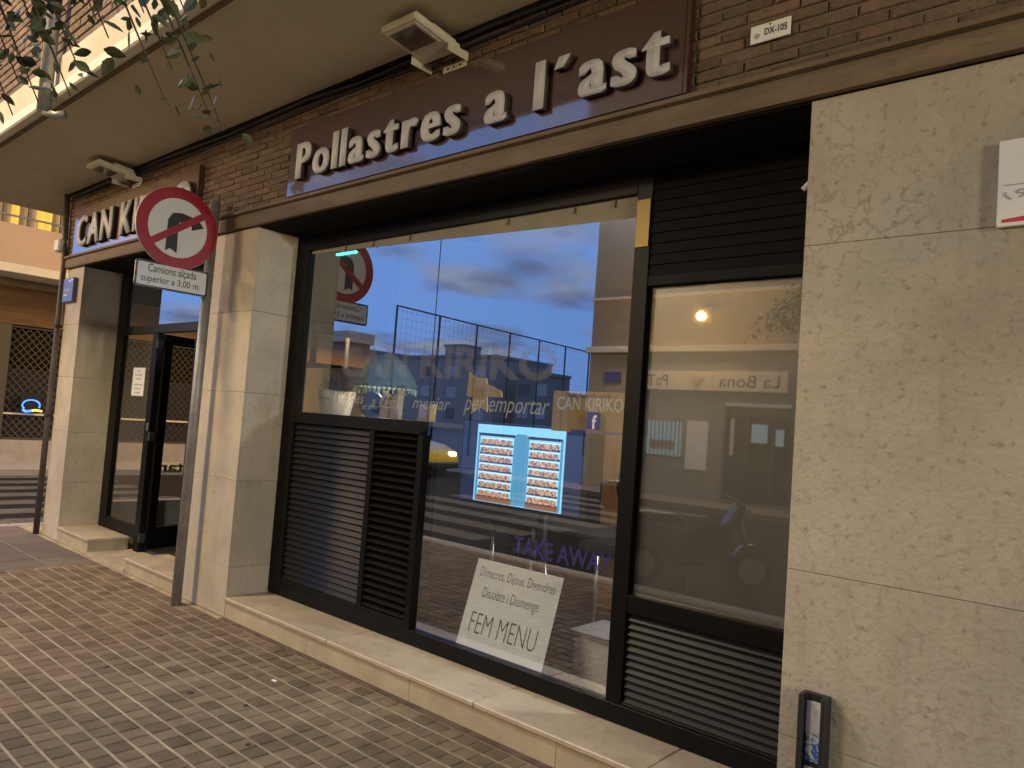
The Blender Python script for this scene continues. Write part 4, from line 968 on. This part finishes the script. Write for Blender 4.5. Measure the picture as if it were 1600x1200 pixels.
# ---------------- scooter parked on the pavement beside the photographer
sk = root('scooter', (1.25, -4.25, ROAD), 'dark grey scooter parked by the kerb', 'scooter', None, R(-40))
for x in (-.62, .62):
    bm = bmesh.new(); bm_prism(bm, [(x + .25 * math.cos(a * .2618), .25 + .25 * math.sin(a * .2618)) for a in range(24)], -.055, .055, LY); bevel(bm, .02); wh = bmobj('wheel', bm, 'tyre', sk, True)
    bm = bmesh.new(); bm_prism(bm, [(x + .15 * math.cos(a * .3927), .25 + .15 * math.sin(a * .3927)) for a in range(16)], -.06, .06, LY); bmobj('rim', bm, 'galv', wh, True)
prism('body', [(-.95, .62), (-.85, .78), (-.2, .72), (-.12, .38), (.22, .36), (.42, .75), (.52, .98), (.44, 1.0), (.30, .78), (.15, .45), (.1, .28), (-.3, .26), (-.45, .45), (-.75, .5)], -.15, .15, LY, 'scooter_grey', sk, .04, True)
prism('seat', [(-.92, .79), (-.6, .84), (-.25, .82), (-.15, .76), (-.22, .73), (-.88, .75)], -.14, .14, LY, 'black_plastic', sk, .03, True)
tube('fork', [(.62, 0, .25), (.5, 0, .7), (.42, 0, 1.02)], .035, 'galv', sk, 8, local=True)
tube('handlebar', [(.36, -.36, 1.06), (.42, -.15, 1.03), (.42, .15, 1.03), (.36, .36, 1.06)], .017, 'black_plastic', sk, 8, local=True)
prism('front_mudguard', [(.4, .4), (.5, .52), (.66, .55), (.82, .45), (.88, .32), (.84, .32), (.76, .44), (.64, .5), (.52, .46)], -.07, .07, LY, 'scooter_grey', sk, .01, True)
prism('windscreen', [(.50, 1.0), (.40, 1.45), (.41, 1.46), (.52, 1.0)], -.18, .18, LY, 'window_dark', sk, 0, True)
for s in (-1, 1):
    m_ = tube('mirror_stem', [(.4, s * .25, 1.05), (.36, s * .36, 1.25)], .007, 'black_plastic', sk, 6, local=True)
    bm = bmesh.new(); bm_prism(bm, [(s * .38 + .07 * math.cos(a * .5236), 1.29 + .045 * math.sin(a * .5236)) for a in range(12)], .35, .365, YZ); bmobj('mirror', bm, 'black_plastic', sk, True)
box('headlamp', .50, .58, -.08, .08, .84, .96, 'window_pale', sk, .02, True)
box('top_case', -1.12, -.75, -.2, .2, .83, 1.15, 'black_plastic', sk, .05, True)
tube('stand', [(-.1, .1, .3), (-.15, .28, .0)], .014, 'galv', sk, 6, local=True)
# litter on the pavement
t = box('paper_scrap', 1.36, 1.40, -.42, -.40, .001, .003, 'white_paper'); tag(t, 'tiny white paper scrap lying on the pavement by the sill', 'litter')

# trodden gum on the pavers and two dirty knocks on the riser
def blot(name, cx, cy, r, label):
    bm = bmesh.new(); bm_prism(bm, [(cx + r * random.uniform(.7, 1.2) * math.cos(a * .5236), cy + r * random.uniform(.6, 1.0) * math.sin(a * .5236)) for a in range(12)], .0018, .0034, XY)
    tag(bmobj(name, bm, 'gum'), label, 'gum', 'trodden gum spots on the pavement')
for cx, cy, r in ((1.62, -.72, .018), (1.28, -.86, .022), (2.05, -.95, .014), (.62, -1.05, .016), (.2, -.55, .014)):
    blot('chewing_gum', cx, cy, r, 'dark flattened chewing gum spot on the pavement')
